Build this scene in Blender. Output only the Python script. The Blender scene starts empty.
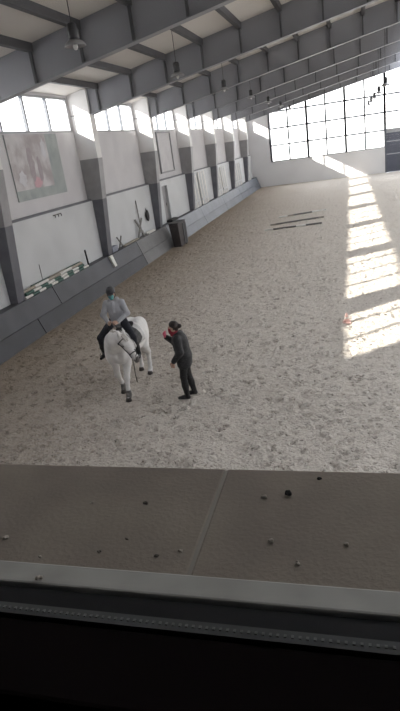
import bpy, math, random
import numpy as np
from mathutils import Matrix, Vector

random.seed(7)
rng = np.random.default_rng(11)
SC = bpy.context.scene
COL = SC.collection

# ------------------------------------------------------------------ camera
CAM_H = 4.8
def _cam_axes():
    f, c = 551.0, np.array([200.0, 355.5])
    def ray(p): return np.array([p[0] - c[0], p[1] - c[1], f])
    Y = ray((350.0, 127.0)); Y /= np.linalg.norm(Y)
    X = -ray((-1722.0, 425.0)); X -= Y * (X @ Y); X /= np.linalg.norm(X)
    Z = np.cross(X, Y)
    return np.array([X, Y, Z])
RW = _cam_axes()
cam = bpy.data.cameras.new('camera')
cam.sensor_fit = 'VERTICAL'; cam.sensor_height = 36.0
cam.lens = 551.0 / 711.0 * 36.0
cam.clip_start = 0.02; cam.clip_end = 400
camo = bpy.data.objects.new('camera', cam); COL.objects.link(camo)
r, u, b = RW[:, 0], -RW[:, 1], -RW[:, 2]
camo.matrix_world = Matrix(((r[0], u[0], b[0], 0), (r[1], u[1], b[1], 0), (r[2], u[2], b[2], CAM_H), (0, 0, 0, 1)))
SC.camera = camo

# ------------------------------------------------------------------ world, sun, exposure
SKY = 1.75
w = bpy.data.worlds.new('sky'); SC.world = w; w.use_nodes = True
nt = w.node_tree; nt.nodes.clear()
tc = nt.nodes.new('ShaderNodeTexCoord'); sp = nt.nodes.new('ShaderNodeSeparateXYZ')
cr = nt.nodes.new('ShaderNodeValToRGB'); bg = nt.nodes.new('ShaderNodeBackground'); wo = nt.nodes.new('ShaderNodeOutputWorld')
cr.color_ramp.elements[0].color = (1.0, 0.99, 0.98, 1); cr.color_ramp.elements[0].position = 0.0
cr.color_ramp.elements[1].color = (0.86, 0.92, 1.0, 1); cr.color_ramp.elements[1].position = 0.8
nt.links.new(tc.outputs['Generated'], sp.inputs[0]); nt.links.new(sp.outputs['Z'], cr.inputs[0])
nt.links.new(cr.outputs[0], bg.inputs['Color']); bg.inputs['Strength'].default_value = SKY
nt.links.new(bg.outputs[0], wo.inputs['Surface'])

SUN_DIR = Vector((1.0, 0.82, -0.595)).normalized()
sl = bpy.data.lights.new('sun', 'SUN'); sl.energy = 5.6; sl.angle = math.radians(0.6); sl.color = (1.0, 0.95, 0.86)
so = bpy.data.objects.new('sun', sl); COL.objects.link(so)
so.rotation_euler = SUN_DIR.to_track_quat('-Z', 'Y').to_euler(); so.location = (-30, 0, 30)

vs = SC.view_settings
SC.display_settings.display_device = 'sRGB'
vs.view_transform = 'Standard'; vs.look = 'None'; vs.gamma = 1; vs.use_curve_mapping = False
vs.exposure = 1.6
try:
    SC.cycles.use_denoising = True
    SC.cycles.max_bounces = 10; SC.cycles.diffuse_bounces = 6; SC.cycles.transparent_max_bounces = 24
    SC.cycles.sample_clamp_indirect = 6.0
    SC.cycles.caustics_reflective = False; SC.cycles.caustics_refractive = False
except Exception:
    pass

def portal(name, loc, sx, sy, direction):
    l = bpy.data.lights.new(name, 'AREA'); l.shape = 'RECTANGLE'; l.size = sx; l.size_y = sy
    l.cycles.is_portal = True
    o = bpy.data.objects.new(name, l); COL.objects.link(o); o.location = loc
    o.rotation_euler = Vector(direction).to_track_quat('-Z', 'Y').to_euler()

# ------------------------------------------------------------------ materials
MATS = {}
def mat(name, col, rough=0.7, col2=None, scale=4.0, detail=4.0, bump=0.0, bscale=30.0, metal=0.0, spec=0.4, lo=0.35, hi=0.65):
    if name in MATS: return MATS[name]
    m = bpy.data.materials.new(name); m.use_nodes = True
    n = m.node_tree.nodes; l = m.node_tree.links
    p = n['Principled BSDF']
    p.inputs['Roughness'].default_value = rough; p.inputs['Metallic'].default_value = metal
    p.inputs['Specular IOR Level'].default_value = spec
    t = n.new('ShaderNodeTexCoord')
    if col2 is None: col2 = tuple(c * 0.86 for c in col)
    ns = n.new('ShaderNodeTexNoise'); ns.inputs['Scale'].default_value = scale; ns.inputs['Detail'].default_value = detail
    rp = n.new('ShaderNodeValToRGB')
    rp.color_ramp.elements[0].position = lo; rp.color_ramp.elements[1].position = hi
    rp.color_ramp.elements[0].color = (*col2, 1); rp.color_ramp.elements[1].color = (*col, 1)
    l.new(t.outputs['Object'], ns.inputs['Vector']); l.new(ns.outputs['Fac'], rp.inputs['Fac']); l.new(rp.outputs['Color'], p.inputs['Base Color'])
    if bump:
        nb = n.new('ShaderNodeTexNoise'); nb.inputs['Scale'].default_value = bscale; nb.inputs['Detail'].default_value = 3
        bp = n.new('ShaderNodeBump'); bp.inputs['Strength'].default_value = bump; bp.inputs['Distance'].default_value = 0.02
        l.new(t.outputs['Object'], nb.inputs['Vector']); l.new(nb.outputs['Fac'], bp.inputs['Height']); l.new(bp.outputs['Normal'], p.inputs['Normal'])
    MATS[name] = m
    return m

def glass_mat(name, haze=0.0, haze_col=(0.8, 0.8, 0.82)):
    m = bpy.data.materials.new(name); m.use_nodes = True
    n = m.node_tree.nodes; l = m.node_tree.links; n.clear()
    out = n.new('ShaderNodeOutputMaterial'); tr = n.new('ShaderNodeBsdfTransparent'); gl = n.new('ShaderNodeBsdfGlossy')
    gl.inputs['Roughness'].default_value = 0.02
    lw = n.new('ShaderNodeLayerWeight'); lw.inputs['Blend'].default_value = 0.5
    pw = n.new('ShaderNodeMath'); pw.operation = 'POWER'; pw.inputs[1].default_value = 5.0
    fr = n.new('ShaderNodeMath'); fr.operation = 'MULTIPLY_ADD'; fr.inputs[1].default_value = 0.5; fr.inputs[2].default_value = 0.02
    l.new(lw.outputs['Facing'], pw.inputs[0]); l.new(pw.outputs[0], fr.inputs[0])
    mx = n.new('ShaderNodeMixShader')
    l.new(fr.outputs[0], mx.inputs[0]); l.new(tr.outputs[0], mx.inputs[1]); l.new(gl.outputs[0], mx.inputs[2])
    last = mx
    if haze:
        df = n.new('ShaderNodeBsdfTranslucent'); df.inputs['Color'].default_value = (*haze_col, 1)
        t = n.new('ShaderNodeTexCoord'); ns = n.new('ShaderNodeTexNoise'); ns.inputs['Scale'].default_value = 2.2; ns.inputs['Detail'].default_value = 5
        mr = n.new('ShaderNodeMapRange'); mr.inputs['From Min'].default_value = 0.3; mr.inputs['From Max'].default_value = 0.75
        mr.inputs['To Min'].default_value = haze * 0.4; mr.inputs['To Max'].default_value = haze * 1.6
        m2 = n.new('ShaderNodeMixShader')
        l.new(t.outputs['Object'], ns.inputs['Vector']); l.new(ns.outputs['Fac'], mr.inputs['Value']); l.new(mr.outputs[0], m2.inputs[0])
        l.new(mx.outputs[0], m2.inputs[1]); l.new(df.outputs[0], m2.inputs[2]); last = m2
    l.new(last.outputs[0], out.inputs['Surface'])
    MATS[name] = m
    return m

M_WALL = mat('white_painted_wall', (0.66, 0.65, 0.665), 0.75, (0.60, 0.59, 0.61), 1.2, bump=0.05)
M_PANEL = mat('pale_grey_wall_panel', (0.62, 0.635, 0.65), 0.6, (0.55, 0.565, 0.58), 0.9)
M_CLAD = mat('white_cladding', (0.80, 0.79, 0.78), 0.5, (0.74, 0.73, 0.72), 2)
M_COL = mat('grey_column_paint', (0.34, 0.337, 0.345), 0.5, (0.28, 0.277, 0.285), 2.5)
M_COLD = mat('dark_column_base_paint', (0.15, 0.155, 0.175), 0.55, (0.12, 0.12, 0.14), 2.5)
M_STEEL = mat('pale_grey_beam_paint', (0.29, 0.293, 0.316), 0.45, (0.245, 0.248, 0.27), 0.7)
M_PURL = mat('dark_grey_purlin_paint', (0.10, 0.10, 0.107), 0.6)
M_RIB = mat('dark_grey_rib_paint', (0.10, 0.102, 0.11), 0.5)
M_ROOF = mat('off_white_roof_lining', (0.72, 0.69, 0.65), 0.7, (0.66, 0.63, 0.60), 0.8)
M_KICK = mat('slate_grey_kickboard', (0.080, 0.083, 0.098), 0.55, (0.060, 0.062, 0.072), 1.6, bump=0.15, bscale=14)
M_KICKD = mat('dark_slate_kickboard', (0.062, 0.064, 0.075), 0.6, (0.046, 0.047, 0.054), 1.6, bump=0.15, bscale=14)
M_DARK = mat('near_black_rubber', (0.012, 0.012, 0.014), 0.7)
M_FRAME = mat('window_frame_grey', (0.42, 0.43, 0.45), 0.5)
M_MULL = mat('grey_mullion', (0.12, 0.13, 0.15), 0.6)
M_DOOR = mat('blue_grey_roller_door', (0.13, 0.138, 0.17), 0.95, spec=0.0)
M_BLACK = mat('black_leather', (0.013, 0.013, 0.015), 0.5)
M_WHITE = mat('white_paint', (0.78, 0.77, 0.74), 0.5)
M_GREEN = mat('dark_green_paint', (0.045, 0.11, 0.09), 0.5)
M_PALEWOOD = mat('weathered_wood', (0.42, 0.38, 0.32), 0.8, (0.33, 0.30, 0.25), 9)
M_GREYWOOD = mat('grey_wood', (0.24, 0.235, 0.225), 0.8)
G_PANE = glass_mat('clear_window_glass')
G_NEAR = glass_mat('hazy_gallery_glass', haze=0.004)  # faint translucent layer added to the pane to veil the view with haze

# ------------------------------------------------------------------ mesh helpers
class MB:
    def __init__(self): self.v = []; self.f = []; self.mi = []; self.smooth = False
    def quad(self, a, b_, c, d, m=0):
        k = len(self.v); self.v += [tuple(a), tuple(b_), tuple(c), tuple(d)]; self.f.append((k, k + 1, k + 2, k + 3)); self.mi.append(m); return self
    def hexa(self, p, m=0):                       # 8 corners: bottom ring 0-3, top ring 4-7
        k = len(self.v); self.v += [tuple(q) for q in p]
        for f in ((3, 2, 1, 0), (4, 5, 6, 7), (0, 1, 5, 4), (1, 2, 6, 5), (2, 3, 7, 6), (3, 0, 4, 7)):
            self.f.append(tuple(k + i for i in f)); self.mi.append(m)
        return self
    def box(self, x0, x1, y0, y1, z0, z1, m=0):
        return self.hexa([(x0, y0, z0), (x1, y0, z0), (x1, y1, z0), (x0, y1, z0), (x0, y0, z1), (x1, y0, z1), (x1, y1, z1), (x0, y1, z1)], m)
    def obox(self, c, ax, ay, az, hx, hy, hz, m=0):
        c, ax, ay, az = map(np.array, (c, ax, ay, az))
        P = [c + sx * hx * ax + sy * hy * ay + sz * hz * az for sz in (-1, 1) for sx, sy in ((-1, -1), (1, -1), (1, 1), (-1, 1))]
        return self.hexa(P, m)
    def tube(self, pts, rad, n=10, m=0, closed=False, caps=True, flat=1.0):
        P = [np.array(p, float) for p in pts]; N = len(P)
        if not hasattr(rad, '__len__'): rad = [rad] * N
        k0 = len(self.v); prev = None
        for i in range(N):
            if closed: t = P[(i + 1) % N] - P[(i - 1) % N]
            else: t = P[min(i + 1, N - 1)] - P[max(i - 1, 0)]
            t = t / (np.linalg.norm(t) + 1e-9)
            if prev is None:
                a = np.array([0, 0, 1.0]) if abs(t[2]) < 0.9 else np.array([1.0, 0, 0])
            else: a = prev
            s = a - t * (a @ t); s /= (np.linalg.norm(s) + 1e-9); prev = s
            q = np.cross(t, s)
            for j in range(n):
                an = 2 * math.pi * j / n
                self.v.append(tuple(P[i] + rad[i] * (math.cos(an) * s + flat * math.sin(an) * q)))
        for i in range(N if closed else N - 1):
            i2 = (i + 1) % N
            for j in range(n):
                j2 = (j + 1) % n
                self.f.append((k0 + i * n + j, k0 + i * n + j2, k0 + i2 * n + j2, k0 + i2 * n + j)); self.mi.append(m)
        if caps and not closed:
            self.f.append(tuple(k0 + j for j in reversed(range(n)))); self.mi.append(m)
            self.f.append(tuple(k0 + (N - 1) * n + j for j in range(n))); self.mi.append(m)
        return self
    def lathe(self, prof, n=20, c=(0, 0, 0), m=0):
        k0 = len(self.v)
        for rr, z in prof:
            for j in range(n):
                an = 2 * math.pi * j / n
                self.v.append((c[0] + rr * math.cos(an), c[1] + rr * math.sin(an), c[2] + z))
        for i in range(len(prof) - 1):
            for j in range(n):
                j2 = (j + 1) % n
                self.f.append((k0 + i * n + j, k0 + i * n + j2, k0 + (i + 1) * n + j2, k0 + (i + 1) * n + j)); self.mi.append(m)
        self.f.append(tuple(k0 + j for j in reversed(range(n)))); self.mi.append(m)
        self.f.append(tuple(k0 + (len(prof) - 1) * n + j for j in range(n))); self.mi.append(m)
        return self
    def build(self, name, mats, parent=None, smooth=False, bevel=0.0, loc=None):
        me = bpy.data.meshes.new(name); me.from_pydata(self.v, [], self.f)
        if not isinstance(mats, (list, tuple)): mats = [mats]
        for m_ in mats: me.materials.append(m_)
        if len(mats) > 1: me.polygons.foreach_set('material_index', self.mi)
        if smooth: me.polygons.foreach_set('use_smooth', [True] * len(me.polygons))
        me.update()
        o = bpy.data.objects.new(name, me); COL.objects.link(o)
        if parent is not None: o.parent = parent
        if loc is not None: o.location = loc
        if bevel:
            bm = o.modifiers.new('bevel', 'BEVEL'); bm.width = bevel; bm.segments = 2; bm.limit_method = 'ANGLE'
        return o

def tag(o, label=None, cat=None, group=None, kind=None):
    if label: o['label'] = label
    if cat: o['category'] = cat
    if group: o['group'] = group
    if kind: o['kind'] = kind
    return o
def empty(name, loc=(0, 0, 0), rz=0.0):
    o = bpy.data.objects.new(name, None); COL.objects.link(o); o.location = loc; o.rotation_euler = (0, 0, rz); o.empty_display_size = 0.1
    return o
def copy_tree(o, parent=None):
    c = o.copy(); COL.objects.link(c)
    if parent is not None: c.parent = parent
    for ch in list(o.children): copy_tree(ch, c)
    return c
def struct(o, label=None):
    o['kind'] = 'structure'
    if label: o['label'] = label
    return o

# ------------------------------------------------------------------ dimensions of the hall
XW = -10.5            # upper left wall
XP = -10.3            # lower left panels
BAY = 7.13; Y0 = 14.47
def yb(k): return Y0 + BAY * k
YE = 62.0; RIDGE = 5.0; XR = 20.5
def zbot(x): x = x if x <= RIDGE else 2 * RIDGE - x; return 8.36 + 0.181 * x
def ztop(x): x = x if x <= RIDGE else 2 * RIDGE - x; return 9.31 + 0.183 * x
ZS, ZH = 6.06, 7.3    # high window band

# ------------------------------------------------------------------ floor (sand with hoof prints)
def vnoise(x, y, s, seed):
    g = np.random.default_rng(seed).random((256, 256))
    X = x / s; Yy = y / s
    xi = np.floor(X).astype(int); yi = np.floor(Yy).astype(int)
    fx = X - xi; fy = Yy - yi; fx = fx * fx * (3 - 2 * fx); fy = fy * fy * (3 - 2 * fy)
    a = g[xi % 256, yi % 256]; b_ = g[(xi + 1) % 256, yi % 256]; c = g[xi % 256, (yi + 1) % 256]; d = g[(xi + 1) % 256, (yi + 1) % 256]
    return (a * (1 - fx) + b_ * fx) * (1 - fy) + (c * (1 - fx) + d * fx) * fy - 0.5

FEET = [(-3.53, 9.97), (-3.75, 10.2), (-4.65, 9.71), (-5.01, 10.27), (-4.8, 11.5), (-5.1, 11.3)]
def build_floor():
    xs = np.concatenate([np.arange(-9.55, 4.0, 0.045), np.arange(4.0, 20.0, 0.4), [20.0]])
    ys = [0.9]
    while ys[-1] < 5.0: ys.append(ys[-1] + 0.3)
    while ys[-1] < YE: ys.append(ys[-1] + max(0.04, 0.0045 * ys[-1] - 0.01))
    ys[-1] = YE; ys = np.array(ys)
    X, Y = np.meshgrid(xs, ys)
    Z = 0.06 * vnoise(X, Y, 1.7, 1) + 0.03 * vnoise(X, Y, 0.55, 2) + 0.025 * vnoise(X, Y, 0.21, 3) + 0.03 * vnoise(X, Y, 0.10, 4)
    N = 7500
    px = rng.uniform(-9.4, 4.2, N); py = 5 + (rng.random(N) ** 1.25) * 40; rr = rng.uniform(0.045, 0.075, N); dd = rng.uniform(0.03, 0.08, N)
    for x, y, s, d in zip(px, py, rr, dd):
        i0, i1 = np.searchsorted(xs, [x - 3 * s, x + 3 * s]); j0, j1 = np.searchsorted(ys, [y - 3 * s, y + 3 * s])
        if i1 - i0 < 2 or j1 - j0 < 2: continue
        R2 = ((X[j0:j1, i0:i1] - x) ** 2 + ((Y[j0:j1, i0:i1] - y) * 1.15) ** 2) / (s * s)
        Z[j0:j1, i0:i1] += -d * np.exp(-R2 * R2) + 0.4 * d * np.exp(-((np.sqrt(R2) - 1.45) / 0.4) ** 2)
    # tracked path near the kickboards, and quiet ground under the feet
    for fx, fy in FEET:
        Z *= 1 - 0.85 * np.exp(-(((X - fx) ** 2 + (Y - fy) ** 2) / 0.09))
    Z -= Z[(Y > 6) & (Y < 20)].mean()
    edge = np.clip((X + 9.55) / 0.25, 0, 1); Z *= edge
    ny, nx = X.shape
    v = np.stack([X.ravel(), Y.ravel(), Z.ravel()], 1)
    idx = np.arange(ny * nx).reshape(ny, nx)
    f = np.stack([idx[:-1, :-1].ravel(), idx[:-1, 1:].ravel(), idx[1:, 1:].ravel(), idx[1:, :-1].ravel()], 1)
    me = bpy.data.meshes.new('floor')
    me.vertices.add(len(v)); me.vertices.foreach_set('co', v.ravel())
    me.loops.add(f.size); me.loops.foreach_set('vertex_index', f.ravel())
    me.polygons.add(len(f)); me.polygons.foreach_set('loop_start', np.arange(0, f.size, 4)); me.polygons.foreach_set('loop_total', np.full(len(f), 4))
    me.polygons.foreach_set('use_smooth', np.ones(len(f), bool))
    me.update(calc_edges=True); me.validate()
    m = bpy.data.materials.new('arena_sand'); m.use_nodes = True
    n = m.node_tree.nodes; l = m.node_tree.links; p = n['Principled BSDF']
    p.inputs['Roughness'].default_value = 0.9; p.inputs['Specular IOR Level'].default_value = 0.25
    t = n.new('ShaderNodeTexCoord'); sx = n.new('ShaderNodeSeparateXYZ'); l.new(t.outputs['Object'], sx.inputs[0])
    n1 = n.new('ShaderNodeTexNoise'); n1.inputs['Scale'].default_value = 14; n1.inputs['Detail'].default_value = 6; l.new(t.outputs['Object'], n1.inputs['Vector'])
    r1 = n.new('ShaderNodeValToRGB'); r1.color_ramp.elements[0].position = 0.33; r1.color_ramp.elements[1].position = 0.62
    r1.color_ramp.elements[0].color = (0.50, 0.45, 0.395, 1); r1.color_ramp.elements[1].color = (0.63, 0.58, 0.52, 1); l.new(n1.outputs['Fac'], r1.inputs[0])
    # damp brown track by the kickboards, widened to paint dimmer light at left
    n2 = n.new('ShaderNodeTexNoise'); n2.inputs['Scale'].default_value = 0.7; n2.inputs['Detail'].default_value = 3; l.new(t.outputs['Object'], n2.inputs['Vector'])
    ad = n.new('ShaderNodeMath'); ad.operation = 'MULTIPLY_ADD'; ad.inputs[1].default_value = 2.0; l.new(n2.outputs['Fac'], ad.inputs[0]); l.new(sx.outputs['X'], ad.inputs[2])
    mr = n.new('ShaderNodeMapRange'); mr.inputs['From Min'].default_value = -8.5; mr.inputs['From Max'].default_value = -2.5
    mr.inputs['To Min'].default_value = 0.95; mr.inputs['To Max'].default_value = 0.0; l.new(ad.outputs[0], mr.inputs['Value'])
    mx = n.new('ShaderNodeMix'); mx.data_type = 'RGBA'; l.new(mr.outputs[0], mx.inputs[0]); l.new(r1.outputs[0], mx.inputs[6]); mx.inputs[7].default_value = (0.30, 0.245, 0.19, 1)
    n3 = n.new('ShaderNodeTexNoise'); n3.inputs['Scale'].default_value = 15; n3.inputs['Detail'].default_value = 1.5; n3.inputs['Roughness'].default_value = .7; l.new(t.outputs['Object'], n3.inputs['Vector'])  # dark specks paint the shade inside hoof pits into the sand
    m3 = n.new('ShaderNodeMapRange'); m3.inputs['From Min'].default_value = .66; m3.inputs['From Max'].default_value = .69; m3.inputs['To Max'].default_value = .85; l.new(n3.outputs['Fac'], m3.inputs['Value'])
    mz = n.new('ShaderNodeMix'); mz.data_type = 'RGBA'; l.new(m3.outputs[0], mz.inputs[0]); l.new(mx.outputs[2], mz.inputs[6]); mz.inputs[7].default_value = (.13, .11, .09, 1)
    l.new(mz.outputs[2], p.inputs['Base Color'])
    nb = n.new('ShaderNodeTexNoise'); nb.inputs['Scale'].default_value = 22; nb.inputs['Detail'].default_value = 6; l.new(t.outputs['Object'], nb.inputs['Vector'])
    bp = n.new('ShaderNodeBump'); bp.inputs['Strength'].default_value = 0.9; bp.inputs['Distance'].default_value = 0.045; l.new(nb.outputs['Fac'], bp.inputs['Height']); l.new(bp.outputs['Normal'], p.inputs['Normal'])
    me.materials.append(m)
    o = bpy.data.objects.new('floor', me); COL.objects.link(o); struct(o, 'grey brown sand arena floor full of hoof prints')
build_floor()
M_OUT = mat('outdoor_concrete', (0.62, 0.62, 0.62), 0.9)
struct(MB().box(-80, 80, -40, 140, -0.9, -0.5).build('ground', M_OUT), 'pale ground outside the hall')

# ------------------------------------------------------------------ left wall
NB = range(-2, 7)               # bay k runs from column k to column k+1
def bay(k):
    a = yb(k) + 0.45; b_ = (yb(k + 1) if k < 6 else YE)
    return a, b_
mb = MB()
mb.box(XW - 0.3, XW, 0.6, YE, 3.3, ZS)
mb.box(XW - 0.3, XW, 0.6, YE, -0.4, 3.3)
mb.box(XW - 0.3, XW, 0.6, YE, ZH, 7.75)
wins = []
for k in NB:
    a, b_ = bay(k)
    y1 = min(b_ - 0.12, YE - 0.3); y0 = a + 0.15
    if k == -2: y0 = 3.2
    if k < -1 and k != -2: continue
    if k == 6: y0, y1 = a + 0.1, YE - 0.6
    wins.append((y0, y1))
ed = [0.6] + [e for wv in wins for e in wv] + [YE]
for i in range(0, len(ed), 2):
    if ed[i + 1] > ed[i]: mb.box(XW - 0.3, XW, ed[i], ed[i + 1], ZS, ZH)
wall_left = struct(mb.build('wall_left', M_WALL), 'left long wall, white above the ledge line')
for k in NB:
    a, b_ = bay(k)
    if k == 2 - 0: pass
    mbp = MB()
    if k == 2:                    # bay with a narrow dark doorway
        mbp.box(XW, XP, a - 0.45, 30.75, 0.9, 3.4); mbp.box(XW, XP, 31.75, b_, 0.9, 3.4); mbp.box(XW, XP, 30.75, 31.75, 3.1, 3.4)
    else:
        mbp.box(XW, XP, a - 0.45, b_, 0.9, 3.4)
    mbp.build('lower_panel', M_PANEL, wall_left)
    MB().box(XW, XP - 0.03, a - 0.45, b_, 3.4, 3.47).build('shadow_strip', M_COLD, wall_left)  # dark strip standing in for the shade above the panel edge
struct(MB().box(XW, XW + 0.05, 30.7, 31.8, 0.9, 3.15).build('door_1', M_COL), 'narrow dark grey doorway in the lower wall panel')
MB().box(0, 0.03, 0, 0.05, 0, 0.12).build('door_handle', M_DARK, bpy.data.objects['door_1'], loc=(XW + 0.05, 31.55, 2.0))

# ledge behind the kickboards
mb = MB().box(XW - 0.1, -9.96, 0.9, YE, 0.85, 1.1)
struct(mb.build('ledge', M_KICK), 'grey ledge on top of the kickboard wall')

# kickboards: two courses of sloping boards
kb = empty('baseboard_left'); struct(kb, 'sloping slate grey kickboards along the left wall')
def kx(z): return -9.48 - 0.42 * z / 1.12
def board(y0, y1, z0, z1, m, nm):
    t = 0.09
    MB().hexa([(kx(z0) - t, y0, z0), (kx(z0), y0, z0), (kx(z0), y1, z0), (kx(z0) - t, y1, z0),
               (kx(z1) - t, y0, z1), (kx(z1), y0, z1), (kx(z1), y1, z1), (kx(z1) - t, y1, z1)]).build(nm, m, kb, bevel=0.008)
M_KICKM = mat('mid_grey_kickboard', (0.17, 0.168, 0.17), 0.55, (0.13, 0.13, 0.132), 1.6)
def course(j, z0, z1, m, nm):
    for p, q in zip(j[:-1], j[1:]): board(p + 0.02, q - 0.02, z0, z1, M_KICKM if 23 < q < 29.5 and p > 21 else m, nm)
jl = [0.95, 7.6, 14.75, 24.6, 29.2]; ju = [0.95, 9.0, 16.4, 24.6, 29.2]
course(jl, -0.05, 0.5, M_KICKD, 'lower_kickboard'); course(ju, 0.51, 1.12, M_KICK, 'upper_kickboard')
M_KICKF = mat('blue_grey_kickboard', (0.17, 0.188, 0.222), 0.5, (0.135, 0.15, 0.178), 1.6)  # far boards: the stronger light there is mixed into their paler colour
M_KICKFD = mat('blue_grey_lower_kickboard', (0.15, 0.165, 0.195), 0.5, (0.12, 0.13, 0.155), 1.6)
j3 = [29.2, 37.0, 44.0, 51.0, YE]
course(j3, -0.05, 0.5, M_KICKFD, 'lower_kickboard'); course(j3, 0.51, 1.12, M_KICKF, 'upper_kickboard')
MB().hexa([(kx(0) - .3, .95, -.05), (kx(0) - .1, .95, -.05), (kx(0) - .1, YE, -.05), (kx(0) - .3, YE, -.05),
           (kx(1.1) - .3, .95, 1.08), (kx(1.1) - .1, .95, 1.08), (kx(1.1) - .1, YE, 1.08), (kx(1.1) - .3, YE, 1.08)]).build('backing', M_DARK, kb)

# columns: tapered grey lower shaft, white clad head
ordn = ['first', 'second', 'third', 'fourth', 'fifth', 'sixth', 'seventh', 'eighth', 'ninth']
for i, k in enumerate(range(-1, 7)):
    y = yb(k); y2 = y + 0.42
    o = empty('column', (0, 0, 0)); struct(o, 'tapered grey wall column with a white clad head, %s counted along the left wall from the gallery' % ordn[i])
    def cx(z): return -10.04 + 0.09 * (z - 1.0)
    def seg(z0, z1, m, nm):
        MB().hexa([(XW, y, z0), (cx(z0), y, z0), (cx(z0), y2, z0), (XW, y2, z0), (XW, y, z1), (cx(z1), y, z1), (cx(z1), y2, z1), (XW, y2, z1)]).build(nm, m, o, bevel=0.01)
    seg(1.0, 3.42, M_COLD, 'column_base'); seg(3.42, 5.0, M_COL, 'column_shaft')
    MB().box(XW, -9.68, y - 0.03, y2, 5.0, 6.62).build('cladding', M_CLAD, o, bevel=0.012)
    MB().box(XW, -9.68, y - 0.03, y2, 6.66, 7.5).build('cladding', M_CLAD, o, bevel=0.012)
    MB().box(XW, -9.70, y - 0.01, y2 - .01, 6.6, 6.68).build('joint', M_COL, o)

# left windows
nwin = 0
def window(name, y0, y1):
    o = empty(name); struct(o, 'high strip window of the left wall')
    fb = MB(); t = 0.07; x0, x1 = XW - 0.14, XW - 0.03
    fb.box(x0, x1, y0, y1, ZS, ZS + t); fb.box(x0, x1, y0, y1, ZH - t, ZH); fb.box(x0, x1, y0, y0 + t, ZS + t, ZH - t); fb.box(x0, x1, y1 - t, y1, ZS + t, ZH - t)
    n = max(1, round((y1 - y0) / 1.6))
    fb.build('window_frame', M_FRAME, o)
    for i in range(1, n):
        yy = y0 + (y1 - y0) * i / n
        MB().box(x0, x1, yy - 0.045, yy + 0.045, ZS + t, ZH - t).build('mullion', M_MULL, o)
    for i in range(n):
        ya = y0 + (y1 - y0) * i / n; yb_ = y0 + (y1 - y0) * (i + 1) / n
        MB().box(XW - 0.09, XW - 0.08, ya + 0.02, yb_ - 0.02, ZS + 0.03, ZH - 0.03).build('pane', G_PANE, o)
    portal('skylight_portal', (XW - 0.32, (y0 + y1) / 2, (ZS + ZH) / 2), y1 - y0, ZH - ZS, (1, 0, 0))
for y0, y1 in wins:
    nwin += 1; window('window_%d' % nwin, y0, y1)

# ------------------------------------------------------------------ roof
mb = MB()
SK0, SK1 = 3.3, 6.7
for sgn, xa, xb in ((0, XW - 0.3, SK0), (1, SK1, XR + 0.3)):
    za, zb_ = ztop(xa), ztop(xb)
    mb.hexa([(xa, 0.3, za), (xb, 0.3, zb_), (xb, YE + 0.3, zb_), (xa, YE + 0.3, za), (xa, 0.3, za + 0.25), (xb, 0.3, zb_ + 0.25), (xb, YE + 0.3, zb_ + 0.25), (xa, YE + 0.3, za + 0.25)])
ceiling = struct(mb.build('ceiling', M_ROOF), 'off white roof lining over the arena')
nwin += 1; o = empty('window_%d' % nwin); struct(o, 'added unseen ridge skylight brightening the arena')  # glazing added out of view to brighten the arena from above
for xa, xb in ((SK0, RIDGE), (RIDGE, SK1)):
    za, zb_ = ztop(xa) + .1, ztop(xb) + .1
    MB().quad((xa, .3, za), (xb, .3, zb_), (xb, YE, zb_), (xa, YE, za)).build('pane', G_PANE, o)
portal('ridge_portal', (RIDGE, YE / 2, 10.75), 3.6, YE, (0, 0, -1))
PX = [-9.25 + 1.42 * i for i in range(0, 21)]
for x in PX:
    z = ztop(x)
    MB().box(x - 0.075, x + 0.075, 0.4, YE, z - 0.19, z + 0.05).build('purlin', M_PURL, ceiling)

for i, k in enumerate(range(-1, 7)):
    y = yb(k) + 0.15
    o = empty('roof_beam'); struct(o, 'deep pale grey roof beam, %s counted from the gallery window' % ordn[i])
    web = MB(); fl = MB()
    t = 0.06
    for xa, xb in ((-9.72, RIDGE), (RIDGE, 19.72)):
        P = lambda x, yy, z: (x, yy, z)
        web.hexa([P(xa, y - t, zbot(xa)), P(xb, y - t, zbot(xb)), P(xb, y + t, zbot(xb)), P(xa, y + t, zbot(xa)),
                  P(xa, y - t, ztop(xa)), P(xb, y - t, ztop(xb)), P(xb, y + t, ztop(xb)), P(xa, y + t, ztop(xa))])
        fw = 0.15
        fl.hexa([P(xa, y - fw, zbot(xa) - .03), P(xb, y - fw, zbot(xb) - .03), P(xb, y + fw, zbot(xb) - .03), P(xa, y + fw, zbot(xa) - .03),
                 P(xa, y - fw, zbot(xa)), P(xb, y - fw, zbot(xb)), P(xb, y + fw, zbot(xb)), P(xa, y + fw, zbot(xa))])
    web.build('web', M_STEEL, o); fl.build('bottom_flange', M_STEEL, o)
    for x in PX:
        if x < -9.6 or x > 12: continue
        MB().hexa([(x - .03, y - .15, zbot(x)), (x + .03, y - .15, zbot(x)), (x + .03, y - .055, zbot(x)), (x - .03, y - .055, zbot(x)),
                   (x - .03, y - .15, ztop(x) - .18), (x + .03, y - .15, ztop(x) - .18), (x + .03, y - .055, ztop(x) - .18), (x - .03, y - .055, ztop(x) - .18)]).build('rib', M_RIB, o)

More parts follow.
